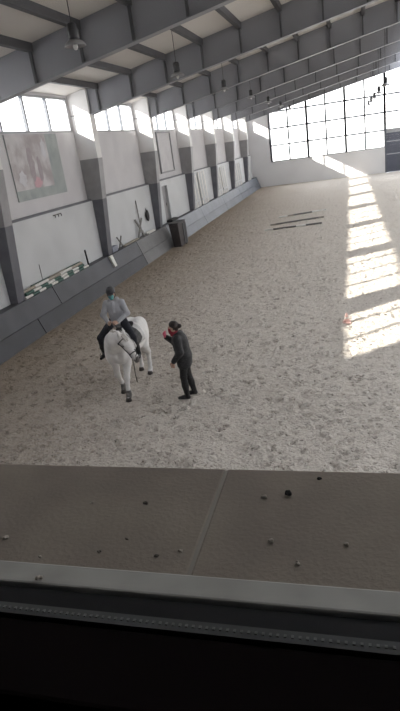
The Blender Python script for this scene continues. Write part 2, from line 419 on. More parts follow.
# ------------------------------------------------------------------ end wall
ZL = 2.42
mb = MB()
mb.box(XW, -8.1, YE, YE + 0.3, -0.4, 7.6); mb.box(-8.1, 3.35, YE, YE + 0.3, -0.4, ZL)
mb.box(6.65, 18.1, YE, YE + 0.3, -0.4, ZL); mb.box(18.1, XR, YE, YE + 0.3, -0.4, 7.6)
struct(mb.build('wall_end', mat('white_end_wall', (0.72, 0.72, 0.73), 0.6, (0.67, 0.67, 0.68), 0.8)), 'low white far end wall under the big windows')
posts = [-8.1, -4.25, -0.45, 3.35, 6.65, 10.45, 14.25, 18.1]
for a, b_ in zip(posts[:-1], posts[1:]):
    nwin += 1
    o = empty('window_%d' % nwin); struct(o, 'tall gridded window in the far end wall')
    zl = 4.05 if 3 < a < 6 else ZL
    def zt(x): return ztop(x) - 0.12
    fb = MB()
    fb.hexa([(a - .11, YE, zl), (a + .11, YE, zl), (a + .11, YE + .2, zl), (a - .11, YE + .2, zl), (a - .11, YE, zt(a - .1)), (a + .11, YE, zt(a + .1)), (a + .11, YE + .2, zt(a + .1)), (a - .11, YE + .2, zt(a - .1))])
    fb.hexa([(b_ - .11, YE, zl), (b_ + .11, YE, zl), (b_ + .11, YE + .2, zl), (b_ - .11, YE + .2, zl), (b_ - .11, YE, zt(b_ - .1)), (b_ + .11, YE, zt(b_ + .1)), (b_ + .11, YE + .2, zt(b_ + .1)), (b_ - .11, YE + .2, zt(b_ - .1))])
    for p, q in ((a + .1, (a + b_) / 2), ((a + b_) / 2, b_ - .1)):
        fb.hexa([(p, YE, zt(p)), (q, YE, zt(q)), (q, YE + .2, zt(q)), (p, YE + .2, zt(p)), (p, YE, ztop(p) + .1), (q, YE, ztop(q) + .1), (q, YE + .2, ztop(q) + .1), (p, YE + .2, ztop(p) + .1)])
    fb.build('window_frame', M_MULL, o)
    mid = (a + b_) / 2
    MB().box(mid - .08, mid + .08, YE + .05, YE + .15, zl, zt(mid)).build('mullion', M_MULL, o)
    for z in (4.05, 5.7, 7.3):
        if z > zl + .2: MB().box(a + .1, b_ - .11, YE + .05, YE + .15, z - .075, z + .075).build('transom', M_MULL, o)
    MB().box(a + .1, b_ - .11, YE - .03, YE + .2, zl, zl + .09).build('window_sill', M_FRAME, o)
    MB().hexa([(a, YE + .09, zl), (b_, YE + .09, zl), (b_, YE + .102, zl), (a, YE + .102, zl), (a, YE + .09, zt(a) + .05), (b_, YE + .09, zt(b_) + .05), (b_, YE + .102, zt(b_) + .05), (a, YE + .102, zt(a) + .05)]).build('pane', G_PANE, o)
    portal('end_window_portal', (mid, YE + 0.32, (zl + zt(mid)) / 2), b_ - a, zt(mid) - zl, (0, -1, 0))
o = empty('door_2'); struct(o, 'blue grey roller door in the far end wall')
sb = MB()
for i in range(16):
    z = i * 0.235; sb.box(3.45, 6.55, YE + 0.08, YE + 0.14, z, z + 0.232)
sb.build('shutter', M_DOOR, o)
MB().box(3.35, 6.65, YE + .02, YE + .28, 3.75, 4.05).build('lintel', M_FRAME, o)
for z in (1.7, 2.9): MB().box(3.45, 6.55, YE + .05, YE + .1, z, z + .09).build('rail', M_FRAME, o)
MB().box(3.3, 3.45, YE - .02, YE + .2, 0, 4.05).build('jamb', M_MULL, o)
MB().box(6.55, 6.7, YE - .02, YE + .2, 0, 4.05).build('jamb', M_MULL, o)

# ------------------------------------------------------------------ right wall (beside the frame), unseen; tall windows added to let in more light
mb = MB(); ZRL = 2.5
mb.box(XR, XR + .3, .6, YE, -.4, ZRL); mb.box(XR, XR + .3, .6, YE, ZH, 7.75)
rw = [(yb(k) + .6, yb(k + 1) - .12) for k in range(-1, 6)]
ed = [0.6] + [e for q in rw for e in q] + [YE]
for i in range(0, len(ed), 2): mb.box(XR, XR + .3, ed[i], ed[i + 1], ZRL, ZH)
struct(mb.build('wall_right', M_WALL), 'right long wall')
for y0, y1 in rw:
    nwin += 1; o = empty('window_%d' % nwin); struct(o, 'unseen tall window added to the right wall for light')
    MB().box(XR + .1, XR + .112, y0, y1, ZRL, ZH).build('pane', G_PANE, o)
    portal('right_window_portal', (XR + 0.32, (y0 + y1) / 2, (ZRL + ZH) / 2), y1 - y0, ZH - ZRL, (-1, 0, 0))

# ------------------------------------------------------------------ gallery window the picture is taken through
M_SILL = mat('dusty_concrete_sill', (0.29, 0.245, 0.20), 0.9, (0.24, 0.20, 0.165), 7, 6, bump=0.12, bscale=120)
M_ALU = mat('grey_aluminium_lip', (0.42, 0.41, 0.375), 0.6, (0.35, 0.34, 0.31), 14)
M_SPACER = mat('spacer_bar_metal', (0.10, 0.105, 0.105), 0.5)
M_INNER = mat('dark_brown_inner_frame', (0.009, 0.006, 0.006), 0.9, spec=0.05)
M_GAL = mat('dark_gallery_paint', (0.02, 0.016, 0.015), 0.9)
GX0, GX1, GZ0, GZ1 = -1.9, 1.5, 4.2, 6.6
mb = MB()
mb.box(XW, GX0, 0.55, 0.86, -0.4, 9.4); mb.box(GX1, XR, 0.55, 0.86, -0.4, 10.3); mb.box(GX0, GX1, 0.55, 0.86, -0.4, 4.1); mb.box(GX0, GX1, 0.55, 0.86, GZ1, 10.0)
struct(mb.build('wall_near', M_WALL), 'gallery wall with the viewing window')
sill = empty('window_sill'); struct(sill, 'dusty brown concrete slab sill outside the gallery window')
for a, b_ in ((-1.9, -0.2625), (-0.2575, 1.5)):
    MB().box(a, b_, 0.6, 0.915, 4.12, 4.2).build('sill_slab', M_SILL, sill, bevel=0.004)
MB().box(-.28, -.24, 0.6, 0.91, 4.12, 4.1985).build('joint', mat('pale_joint_mortar', (0.33, 0.30, 0.26), 0.9), sill)
gw = empty('window_%d' % (nwin + 1)); struct(gw, 'gallery window frame and double glazing in front of the viewer')
MB().hexa([(GX0, .575, 4.1), (GX1, .575, 4.1), (GX1, .625, 4.1), (GX0, .625, 4.1), (GX0, .575, 4.205), (GX1, .575, 4.205), (GX1, .622, 4.203), (GX0, .622, 4.203)]).build('outer_lip', M_ALU, gw, bevel=0.004)
MB().box(GX0, GX1, .535, .575, 4.1, 4.195).build('gasket', M_DARK, gw)
sb = MB(); sb.box(GX0, GX1, .518, .537, 4.1, 4.203)
sb.build('spacer_bar', M_SPACER, gw)
db = MB(); x = GX0
while x < GX1:
    db.box(x, x + .0035, .525, .5295, 4.2025, 4.2045); x += .0095
db.build('spacer_perforations', mat('pale_desiccant_dots', (0.22, 0.22, 0.22), 0.8), gw)['kind'] = 'stuff'
MB().box(GX0, GX1, .40, .515, 4.0, 4.20).build('inner_frame', M_INNER, gw, bevel=.006)
MB().box(GX0, GX1, .1, .40, 4.0, 4.155).build('inner_board', M_INNER, gw, bevel=.006)
MB().box(GX0, GX0 + .06, .5, .6, 4.2, GZ1).build('side_frame', M_INNER, gw); MB().box(GX1 - .06, GX1, .5, .6, 4.2, GZ1).build('side_frame', M_INNER, gw)
MB().box(GX0, GX1, .553, .557, 4.19, GZ1).build('pane', G_NEAR, gw)
struct(MB().box(-2.6, 2.2, -2.6, .55, 2.8, 2.9).build('gallery_floor', M_GAL))
struct(MB().box(-2.6, 2.2, -2.6, .55, 6.7, 6.8).build('ceiling_gallery', M_GAL))
struct(MB().box(-2.7, 2.3, -2.7, -2.6, 2.8, 6.8).build('wall_gallery_back', M_GAL))
struct(MB().box(-2.7, -2.6, -2.6, .55, 2.8, 6.8).build('wall_gallery_left', M_GAL))
struct(MB().box(2.2, 2.3, -2.6, .55, 2.8, 6.8).build('wall_gallery_right', M_GAL))

#@@PART2
# ------------------------------------------------------------------ sculpting with distance fields (one continuous skin per body)
class Field:
    def __init__(self, lo, hi, h):
        self.lo = np.array(lo, float); self.h = h
        self.n = np.ceil((np.array(hi) - self.lo) / h).astype(int) + 1
        self.F = np.full(self.n, 0.5)
    def _box(self, a, b_):
        i0 = np.clip(np.floor((np.array(a) - self.lo) / self.h).astype(int), 0, self.n); i1 = np.clip(np.ceil((np.array(b_) - self.lo) / self.h).astype(int) + 1, 0, self.n)
        g = [self.lo[d] + self.h * np.arange(i0[d], i1[d]) for d in range(3)]
        return tuple(slice(p, q) for p, q in zip(i0, i1)), np.meshgrid(*g, indexing='ij')
    def _put(self, sl, D, k, sub=False):
        A = self.F[sl]
        if sub:
            self.F[sl] = np.maximum(A, -D); return
        h = np.clip(0.5 + 0.5 * (A - D) / k, 0, 1)
        self.F[sl] = A * (1 - h) + D * h - k * h * (1 - h)
    def cap(self, a, b_, ra, rb=None, k=0.03, s=(1, 1, 1), sub=False):
        rb = ra if rb is None else rb
        s = np.array(s, float); A = np.array(a, float); B = np.array(b_, float)
        m = max(ra, rb) * s.max() + 2 * k + 2 * self.h
        sl, G = self._box(np.minimum(A, B) - m, np.maximum(A, B) + m)
        if G[0].size == 0: return self
        As = A / s; d = B / s - As; L = d @ d + 1e-12
        p = [G[i] / s[i] - As[i] for i in range(3)]
        t = np.clip((p[0] * d[0] + p[1] * d[1] + p[2] * d[2]) / L, 0, 1)
        D = np.sqrt(sum((p[i] - t * d[i]) ** 2 for i in range(3))) - (ra + (rb - ra) * t)
        self._put(sl, D * s.min(), k, sub); return self
    def chain(self, pts, rad, k=0.02, s=(1, 1, 1)):
        for i in range(len(pts) - 1): self.cap(pts[i], pts[i + 1], rad[i], rad[i + 1], k, s)
        return self
    def ell(self, c, r, k=0.03, rx=0.0, ry=0.0, rz=0.0, sub=False):
        c = np.array(c, float); r = np.array(r, float)
        m = r.max() + 2 * k + 2 * self.h
        sl, G = self._box(c - m, c + m)
        if G[0].size == 0: return self
        R = np.array((Matrix.Rotation(rz, 3, 'Z') @ Matrix.Rotation(ry, 3, 'Y') @ Matrix.Rotation(rx, 3, 'X')).transposed())
        p = [G[i] - c[i] for i in range(3)]
        q = [sum(R[i, j] * p[j] for j in range(3)) for i in range(3)]
        k0 = np.sqrt(sum((q[i] / r[i]) ** 2 for i in range(3))); k1 = np.sqrt(sum((q[i] / r[i] ** 2) ** 2 for i in range(3)))
        self._put(sl, np.where(k1 > 1e-6, k0 * (k0 - 1) / np.maximum(k1, 1e-6), -r.min()), k, sub); return self
    def cut(self, p, nrm):                        # keep the side the normal points away from
        G = np.meshgrid(*[self.lo[d] + self.h * np.arange(self.n[d]) for d in range(3)], indexing='ij')
        nrm = np.array(nrm, float); nrm /= np.linalg.norm(nrm)
        self.F = np.maximum(self.F, sum((G[i] - p[i]) * nrm[i] for i in range(3))); return self
    def at(self, p):
        q = (np.array(p) - self.lo) / self.h; i = np.floor(q).astype(int); i = np.clip(i, 0, self.n - 2); f = q - i
        v = 0
        for dx in (0, 1):
            for dy in (0, 1):
                for dz in (0, 1):
                    v += self.F[i[0] + dx, i[1] + dy, i[2] + dz] * (f[0] if dx else 1 - f[0]) * (f[1] if dy else 1 - f[1]) * (f[2] if dz else 1 - f[2])
        return v
    def shoot(self, o, d, off=0.0, far=0.6):      # from inside along d until the skin (+off); returns the LAST exit
        o = np.array(o, float); d = np.array(d, float); d /= np.linalg.norm(d)
        t = 0.0
        while t < far and self.at(o + d * t) < off: t += self.h * 0.5
        return o + d * t
    def ring(self, c, axis, off, n=28, up=(0, 0, 1), far=.6):
        c = np.array(c, float); ax = np.array(axis, float); ax /= np.linalg.norm(ax)
        u_ = np.array(up, float) - ax * (np.array(up) @ ax); u_ /= np.linalg.norm(u_); v_ = np.cross(ax, u_)
        return [self.shoot(c, math.cos(2 * math.pi * i / n) * u_ + math.sin(2 * math.pi * i / n) * v_, off, far) for i in range(n)]
    def mesh(self, name, m, parent=None):
        F = self.F; S = F < 0; nx, ny, nz = self.n
        c = np.zeros((nx - 1, ny - 1, nz - 1), int)
        for dx in (0, 1):
            for dy in (0, 1):
                for dz in (0, 1): c += S[dx:nx - 1 + dx, dy:ny - 1 + dy, dz:nz - 1 + dz]
        act = (c > 0) & (c < 8); idx = np.full(act.shape, -1); I = np.argwhere(act); idx[act] = np.arange(len(I))
        P = np.zeros((len(I), 3)); W = np.zeros(len(I))
        cor = [(a, b_, d) for a in (0, 1) for b_ in (0, 1) for d in (0, 1)]
        for a in cor:
            for ax in range(3):
                if a[ax]: continue
                b_ = list(a); b_[ax] = 1
                fa = F[I[:, 0] + a[0], I[:, 1] + a[1], I[:, 2] + a[2]]; fb = F[I[:, 0] + b_[0], I[:, 1] + b_[1], I[:, 2] + b_[2]]
                x = (fa < 0) != (fb < 0); t = np.where(x, fa / np.where(x, fa - fb, 1), 0)
                q = np.tile(np.array(a, float), (len(I), 1)); q[:, ax] += t
                P[x] += q[x]; W[x] += 1
        V = self.lo + self.h * (I + P / W[:, None])
        faces = []
        for ax in range(3):
            o1, o2 = [(1, 2), (2, 0), (0, 1)][ax]
            sa = [slice(None)] * 3; sb_ = [slice(None)] * 3; sa[ax] = slice(0, -1); sb_[ax] = slice(1, None)
            X = S[tuple(sa)] != S[tuple(sb_)]; E_ = np.argwhere(X)
            ok = (E_[:, o1] > 0) & (E_[:, o2] > 0) & (E_[:, o1] < self.n[o1] - 1) & (E_[:, o2] < self.n[o2] - 1); E_ = E_[ok]
            if not len(E_): continue
            fl = S[E_[:, 0], E_[:, 1], E_[:, 2]]
            def g(a, b_):
                q = E_.copy(); q[:, o1] -= a; q[:, o2] -= b_; return idx[q[:, 0], q[:, 1], q[:, 2]]
            Q = np.stack([g(1, 1), g(0, 1), g(0, 0), g(1, 0)], 1); Q[~fl] = Q[~fl][:, ::-1]
            faces.append(Q)
        Fc = np.concatenate(faces)
        me = bpy.data.meshes.new(name); me.from_pydata(V.tolist(), [], Fc.tolist()); me.materials.append(m)
        me.polygons.foreach_set('use_smooth', np.ones(len(me.polygons), bool)); me.update()
        o = bpy.data.objects.new(name, me); COL.objects.link(o)
        if parent is not None: o.parent = parent
        return o

def unit(v): v = np.array(v, float); return v / np.linalg.norm(v)
def hand(F, wrist, d, nrm, side, curl, thumb_in=0.4, infl=0.0, spread=0.10, k=0.006):
    """palm + five fingers; d: towards the knuckles, nrm: out of the palm, side: towards the thumb"""
    w_ = np.array(wrist, float); d = unit(d); nrm = np.array(nrm, float); nrm = unit(nrm - d * (nrm @ d)); sd = unit(np.array(side, float) - d * (np.array(side) @ d) - nrm * (np.array(side) @ nrm))
    for q in (-0.026, -0.009, 0.009, 0.026):
        F.cap(w_ + d * 0.012 + sd * q * 0.7, w_ + d * 0.085 + sd * q, 0.016 + infl, 0.0135 + infl, 0.012)
    tips = []
    for q, L, j in ((0.030, 0.070, 1), (0.010, 0.078, 0), (-0.010, 0.073, -1), (-0.029, 0.058, -2)):
        p = w_ + d * 0.088 + sd * q; a = 0.25 * curl; rr = 0.0092 + infl
        base = unit(d + sd * spread * j * 0.6)
        for seg, c_ in ((0.44, 1.0), (0.31, 1.15), (0.25, 0.8)):
            v = base * math.cos(a) + nrm * math.sin(a); p2 = p + v * L * seg
            F.cap(p, p2, rr, rr * 0.93, k); p = p2; rr *= 0.93; a += c_ * curl
        tips.append(p)
    p = w_ + d * 0.025 + sd * 0.026; p2 = p + unit(sd * 0.8 + d * 0.75 + nrm * 0.35) * 0.042
    F.cap(p, p2, 0.0135 + infl, 0.0115 + infl, 0.01)
    p3 = p2 + unit(d * 0.9 + nrm * thumb_in + sd * (0.35 - thumb_in)) * 0.033; F.cap(p2, p3, 0.0112 + infl, 0.0105 + infl, k)
    p4 = p3 + unit(d * 0.8 + nrm * thumb_in * 1.3 - sd * thumb_in * 0.4) * 0.026; F.cap(p3, p4, 0.0105 + infl, 0.009 + infl, k)

def head(F, c, fwd, up=(0, 0, 1)):
    """skull, jaw, nose, ears, brow; c = head centre, fwd = where it looks. height about 0.225"""
    c = np.array(c, float); f = unit(fwd); u_ = unit(np.array(up) - f * (np.array(up) @ f)); s_ = np.cross(f, u_)
    P = lambda a, b_, d: c + s_ * a + f * b_ + u_ * d
    F.cap(P(0, -0.020, 0.030), P(0, 0.012, 0.030), 0.078, 0.074, 0.02)
    F.cap(P(0, 0.030, -0.02), P(0, 0.045, -0.062), 0.056, 0.040, 0.03)
    F.cap(P(-.03, 0.0, -0.045), P(.03, 0.0, -0.045), 0.045, 0.045, 0.03)
    F.cap(P(0, 0.083, 0.012), P(0, 0.104, -0.022), 0.009, 0.013, 0.012)
    F.cap(P(0, 0.072, -0.055), P(0, 0.080, -0.060), 0.012, 0.012, 0.012)
    F.cap(P(0, 0.062, -0.090), P(0, 0.064, -0.092), 0.020, 0.020, 0.015)
    for q in (-1, 1):
        F.cap(P(q * 0.020, 0.074, 0.032), P(q * 0.042, 0.066, 0.030), 0.012, 0.011, 0.012)
        F.ell(P(q * 0.078, -0.008, -0.005), (0.010, 0.018, 0.030), 0.008)
    return P
def eyes(P, parent):
    for q in (-1, 1):
        MB().lathe([(0.001, -0.010), (0.007, -0.008), (0.010, 0), (0.007, 0.008), (0.001, 0.010)], 12, tuple(P(q * 0.032, 0.073, 0.012))).build('eye', mat('dark_eye', (0.03, 0.02, 0.015), 0.2), parent, smooth=True)

M_SKIN = mat('skin', (0.52, 0.34, 0.26), 0.55, (0.46, 0.29, 0.22), 20)

# ------------------------------------------------------------------ white horse
M_HORSE = mat('white_horse_coat', (0.86, 0.845, 0.83), 0.6, (0.72, 0.705, 0.69), 5, 5, bump=0.05, bscale=60)
M_HOOF = mat('dark_hoof', (0.06, 0.05, 0.045), 0.5)
M_MUZZ = mat('grey_muzzle', (0.10, 0.09, 0.09), 0.6, (0.2, 0.18, 0.17), 12)
M_MANE = mat('white_mane_hair', (0.66, 0.62, 0.59), 0.8, (0.5, 0.46, 0.44), 30)
horse = empty('horse', (-4.90, 10.62, 0), math.radians(0))
tag(horse, 'white horse with black bridle and bent neck, standing on sand under a rider', 'horse')
F = Field((-0.75, -1.75, -0.02), (0.85, 1.25, 1.95), 0.0175)
F.cap((0, -.32, 1.05), (0, .40, 1.06), .295, .30, .06, (1.02, 1, 1))
F.cap((0, .0, 1.0), (0, .35, 1.03), .275, .27, .06)
for q in (-1, 1):
    F.ell((q * .125, -.50, 1.06), (.155, .23, .34), .08, rx=.25)         # shoulder
    F.ell((q * .09, -.66, .98), (.125, .13, .19), .07)                   # breast
    F.ell((q * .13, .60, 1.08), (.155, .25, .33), .08)                  # haunch
    F.ell((q * .10, .52, 1.25), (.165, .30, .19), .07)                   # croup
F.cap((0, -.44, 1.34), (0, .05, 1.26), .085, .07, .1, (.8, 1, 1))        # withers and back
F.cap((0, .30, 1.31), (0, .72, 1.28), .08, .07, .08)
# neck bends to the horse's left and down
neck = [(0, -.46, 1.15), (.02, -.66, 1.29), (.10, -.80, 1.38), (.235, -.86, 1.44)]
F.chain(neck, [.255, .225, .175, .125], .05, (.85, 1, 1))
F.chain([(0, -.42, 1.38), (.04, -.66, 1.48), (.20, -.84, 1.52)], [.07, .07, .06], .05)
poll = np.array((.285, -.86, 1.445)); muz = np.array((.60, -.96, 1.0))
hd = unit(muz - poll); L = np.linalg.norm(muz - poll)
# head frame: hd down the face, hf forward out of the forehead, hs sideways
_h0 = np.array((0.85, -0.42, 0.45)); hf = unit(_h0 - hd * (_h0 @ hd)); hs = np.cross(hd, hf)
def HP(t, f_, s_): return poll + hd * L * t + hf * f_ + hs * s_
F.cap(HP(.02, 0, 0), HP(.42, .01, 0), .098, .088, .03)
F.cap(HP(.12, -.045, 0), HP(.40, -.06, 0), .085, .062, .04)              # cheeks
F.cap(HP(.40, .012, 0), HP(.86, .0, 0), .080, .056, .03)
F.cap(HP(.80, .0, 0), HP(.98, -.015, 0), .058, .054, .03)
F.cap(HP(.9, -.04, 0), HP(1.0, -.045, 0), .036, .034, .02)
for q in (-1, 1):
    F.ell(HP(.30, .04, q * .072), (.03, .03, .03), .02)                   # brow over the eye
    F.ell(HP(.95, .02, q * .045), (.02, .02, .02), .012)                  # nostril rim
    F.cap(HP(.02, .055, q * .058), HP(.02, .055, q * .058) - hd * .09 + hf * .05 + hs * q * .018, .034, .028, .015); F.cap(HP(.02, .055, q * .058) - hd * .09 + hf * .05 + hs * q * .018, HP(.02, .055, q * .058) - hd * .165 + hf * .075 + hs * q * .020, .028, .008, .01)  # ear
# legs
def hleg(pts, rad, k=.04): F.chain(pts, rad, k)
LF = [(.15, -.50, .98), (.155, -.52, .76), (.15, -.66, .47), (.16, -.72, .26), (.165, -.74, .13), (.17, -.80, .055)]
RF = [(-.15, -.50, .98), (-.155, -.46, .76), (-.145, -.46, .47), (-.13, -.37, .27), (-.12, -.33, .13), (-.115, -.38, .055)]
LH = [(.16, .52, 1.0), (.175, .46, .80), (.16, .72, .54), (.155, .71, .28), (.155, .70, .13), (.155, .64, .055)]
RH = [(-.16, .55, 1.0), (-.175, .55, .80), (-.16, .90, .56), (-.155, .93, .30), (-.155, .94, .13), (-.155, .89, .055)]
for Lg in (LF, RF): hleg(Lg, [.125, .092, .060, .040, .044, .052])
for Lg in (LH, RH): hleg(Lg, [.16, .125, .064, .043, .046, .053])
for Lg in (LF, RF): F.ell(Lg[2], (.056, .06, .068), .03)
for Lg in (LH, RH): F.cap(Lg[2], (Lg[2][0], Lg[2][1] + .035, Lg[2][2] + .05), .052, .035, .03)
HORSE = F
F.mesh('body', M_HORSE, horse)
for Lg in (LF, RF, LH, RH):
    x, y, z = Lg[-1]
    MB().lathe([(.066, -.055), (.062, -.03), (.052, .01), (.045, .03)], 16, (x, y - .012, .057)).build('hoof', M_HOOF, horse, smooth=True)
for Lg in (LF, RF):
    a_, b_, c_ = (np.array(Lg[i]) for i in (3, 4, 5))
    G = Field(np.minimum(a_, c_) - .12, np.maximum(a_, c_) + .12, .008)
    G.chain([a_ * .5 + b_ * .5, b_, b_ * .4 + c_ * .6], [.049, .0535, .058], .04); G.mesh('pastern', mat('grey_pastern_coat', (.09, .085, .08), .7, (.2, .19, .18), 20), horse)
# muzzle skin, eyes, nostrils
G = Field(HP(.97, 0, 0) - .13, HP(.97, 0, 0) + .13, .008)
G.cap(HP(.91, .0, 0), HP(.99, -.015, 0), .0600, .0585, .02); G.cap(HP(.93, -.04, 0), HP(1.0, -.045, 0), .040, .039, .02)
G.cut(HP(.90, 0, 0), -hd)
G.mesh('muzzle', M_MUZZ, horse)
for q in (-1, 1):
    e = HP(.31, .028, q * .096); MB().lathe([(.002, -.02), (.014, -.013), (.019, 0), (.014, .013), (.002, .02)], 14, tuple(e)).build('eye', mat('dark_horse_eye', (.012, .01, .01), .15), horse, smooth=True)
    e = HP(.975, .03, q * .048); MB().lathe([(.002, -.015), (.009, -.009), (.012, 0), (.009, .009), (.002, .015)], 12, tuple(e)).build('nostril', M_DARK, horse, smooth=True)
# mane, forelock, tail: locks of hair
mm = MB()
for i in range(46):
    t = i / 45; base = (np.array((0, -.40, 1.43)) * (1 - t) ** 2 + 2 * t * (1 - t) * np.array((.0, -.74, 1.60)) + np.array((.235, -.86, 1.565)) * t * t)
    base = base + rng.normal(0, .006, 3); s_ = -1
    ln = .20 + .05 * rng.random()
    nrm = unit(np.array((-.9, -.35, 0)))
    pts = [base + np.array((.02, 0, -.035)), base + nrm * .035 + np.array((0, 0, .012)), base + nrm * .095 + np.array((0, 0, -ln * .4)), base + nrm * (.125 + .01 * rng.random()) + np.array((rng.normal(0, .01), rng.normal(0, .015), -ln))]
    mm.tube(pts, [.014, .017, .014, .004], 7, flat=.6)
mm.build('mane', M_MANE, horse, smooth=True)
mm = MB()
for i in range(9):
    b_ = HP(-.04, .05, -.035 + .009 * i); b_ = b_ + hf * .03; mm.tube([b_ - hd * .02, b_ + hf * .03 + hd * .03, b_ + hf * .035 + hd * .09, b_ + hf * .032 + hd * (.15 + .03 * rng.random()) + hs * rng.normal(0, .010)], [.012, .015, .012, .004], 6)
mm.build('forelock', M_MANE, horse, smooth=True)
mm = MB()
for i in range(30):
    a = rng.random() * 6.28; r_ = .035 * math.sqrt(rng.random())
    o_ = np.array((r_ * math.cos(a), r_ * math.sin(a) * .7, 0)); e_ = o_ * (1.2 + rng.random())
    mm.tube([np.array((0, .80, 1.24)) + o_ * .6, np.array((0, .90, 1.16)) + o_, np.array((.0, .96, .9)) + o_ * 1.8, np.array((0, .95, .62)) + e_ * 1.8, np.array((0, .93, .40 + .1 * rng.random())) + e_ * 1.2], [.016, .018, .017, .013, .003], 6)
mm.build('tail', M_MANE, horse, smooth=True)
# bridle
br = MB().tube(F.ring(HP(.70, 0, 0), hd, .006, 26, hf), .0105, 8, closed=True).build('bridle', M_BLACK, horse, smooth=True)
MB().tube(F.ring(HP(.12, .0, 0), hd + hf * .15, .006, 26, hf, .115), .010, 8, closed=True).build('browband', M_BLACK, br, smooth=True)
for q in (-1, 1):
    pts = [F.shoot(HP(t, -.012 - .012 * (t < .3), 0), hs * q, .006) for t in np.linspace(.10, .84, 12)]
    MB().tube(pts, .0105, 8).build('cheekpiece', M_BLACK, br, smooth=True)
    c = pts[-1]; ringp = [c + hd * .028 * math.cos(a) + hf * .028 * math.sin(a) + hs * q * .008 for a in np.linspace(0, 6.283, 16, endpoint=False)]
    MB().tube(ringp, .005, 6, closed=True).build('bit_ring', mat('steel_bit', (.5, .5, .52), .25, metal=1.0), br, smooth=True)
BITL = HP(.84, -.012, .07); BITR = HP(.84, -.012, -.07)
# saddle cloth, saddle, girth, stirrups
def patch(y0, y1, a0, a1, off, thick, nm, m, parent, c=(0, 1.08), ny=14, na=26, hem=0.0):
    outer = []; inner = []
    for j in range(ny + 1):
        y = y0 + (y1 - y0) * j / ny
        for i in range(na + 1):
            a = a0 + (a1 - a0) * i / na
            if hem: a = a0 * (1 - hem * ((j / ny - .5) ** 2)) + (a1 - a0) * (1 - hem * ((j / ny - .5) ** 2)) * i / na
            d = np.array((math.sin(a), 0, math.cos(a)))
            p = HORSE.shoot((c[0], y, c[1]), d, off); inner.append(p); outer.append(p + d * thick)
    n_ = na + 1; mb_ = MB(); mb_.v = [tuple(p) for p in inner + outer]; K = len(inner)
    for j in range(ny):
        for i in range(na):
            q = j * n_ + i; mb_.f.append((K + q, K + q + 1, K + q + n_ + 1, K + q + n_)); mb_.f.append((q + n_, q + n_ + 1, q + 1, q))
    for i in range(na):
        mb_.f.append((i, i + 1, K + i + 1, K + i)); q = ny * n_ + i; mb_.f.append((q + 1, q, K + q, K + q + 1))
    for j in range(ny):
        q = j * n_; mb_.f.append((q + n_, q, K + q, K + q + n_)); q = j * n_ + na; mb_.f.append((q, q + n_, K + q + n_, K + q))
    mb_.mi = [0] * len(mb_.f)
    return mb_.build(nm, m, parent, smooth=True)
M_PADC = mat('white_saddle_cloth', (.62, .61, .60), .9)
patch(-.32, .30, -1.75, 1.75, .006, .014, 'saddle_cloth', M_PADC, horse)
sad = empty('saddle'); sad.parent = horse
S2 = Field((-.3, -.45, 1.2), (.3, .45, 1.75), .014)
S2.cap((0, -.22, 1.385), (0, .16, 1.36), .075, .10, .05, (1.1, 1, .75)); S2.cap((-.03, -.25, 1.43), (.03, -.25, 1.43), .05, .05, .04); S2.cap((-.10, .21, 1.42), (.10, .21, 1.42), .045, .045, .05)
S2.cap((0, -.05, 1.31), (0, .1, 1.31), .12, .12, .06, (1, 1, .6))
S2.mesh('seat', M_BLACK, sad)
for q in (-1, 1):
    a0, a1 = (.35, 1.65) if q > 0 else (-1.65, -.35)
    patch(-.24, .12, a0, a1, .024, .012, 'saddle_flap', M_BLACK, sad, hem=.5)
MB().tube(F.ring((0, -.13, 1.08), (0, 1, 0), .012, 30), .022, 8, closed=True, flat=.4).build('girth', M_BLACK, horse, smooth=True)

# lead rope hanging from the bit
rp = MB().tube([HP(.86, -.115, 0), HP(.86, -.12, 0) + np.array((.01, -.01, -.15)), HP(.86, -.12, 0) + np.array((.008, -.02, -.33)), HP(.86, -.12, 0) + np.array((.02, -.02, -.5))], .008, 8).build('lead_rope', mat('dark_rope', (.03, .028, .026), .8), None, smooth=True, loc=horse.location)
tag(rp, 'dark rope hanging straight down from the bit of the white horse', 'rope')

# ------------------------------------------------------------------ rider (sits on the saddle)
M_HOOD = mat('light_grey_hooded_top', (.48, .49, .52), .9, (.39, .40, .43), 7, bump=.2, bscale=25)
M_BREECH = mat('dark_navy_breeches', (.018, .019, .028), .8)
M_BOOT = mat('black_riding_boot', (.012, .012, .013), .45)
M_HELM = mat('dark_grey_riding_helmet', (.045, .046, .052), .6, (.10, .10, .105), 9)
M_TEAL = mat('teal_cloth_mask', (.16, .42, .42), .8, (.10, .30, .32), 40)
rider = empty('person', (-5.02, 10.62, 1.495), math.radians(6))
tag(rider, 'rider in light grey hooded top, dark helmet and teal mask sitting on the white horse', 'person')
lo, hi = (-.60, -.62, -.86), (.60, .30, .95)
LS, RS = np.array((.175, -.02, .475)), np.array((-.175, -.02, .475))
LE, RE = np.array((.265, -.08, .235)), np.array((-.265, -.08, .235))
LW_, RW_ = np.array((.105, -.30, .115)), np.array((-.105, -.30, .115))
LK, RK = np.array((.375, -.29, -.24)), np.array((-.395, -.20, -.24))
LA, RA = np.array((.405, -.19, -.665)), np.array((-.44, -.03, -.66))
hfw = np.array((.12, -.93, -.32))
B = Field(lo, hi, .0085)
B.cap((-.07, .02, .08), (.07, .02, .08), .11, .11, .05); B.cap((0, .01, .12), (0, -.02, .40), .115, .13, .05, (1.15, .85, 1))
B.cap((-.12, -.02, .45), (.12, -.02, .45), .06, .06, .05)
B.cap((0, -.02, .50), (0, -.055, .62), .052, .048, .03)
hc = (0.0, -.085, .70)
PH = head(B, hc, hfw)
for s_, e_, w_ in ((LS, LE, LW_), (RS, RE, RW_)): B.chain([s_, e_, w_], [.05, .04, .027], .03)
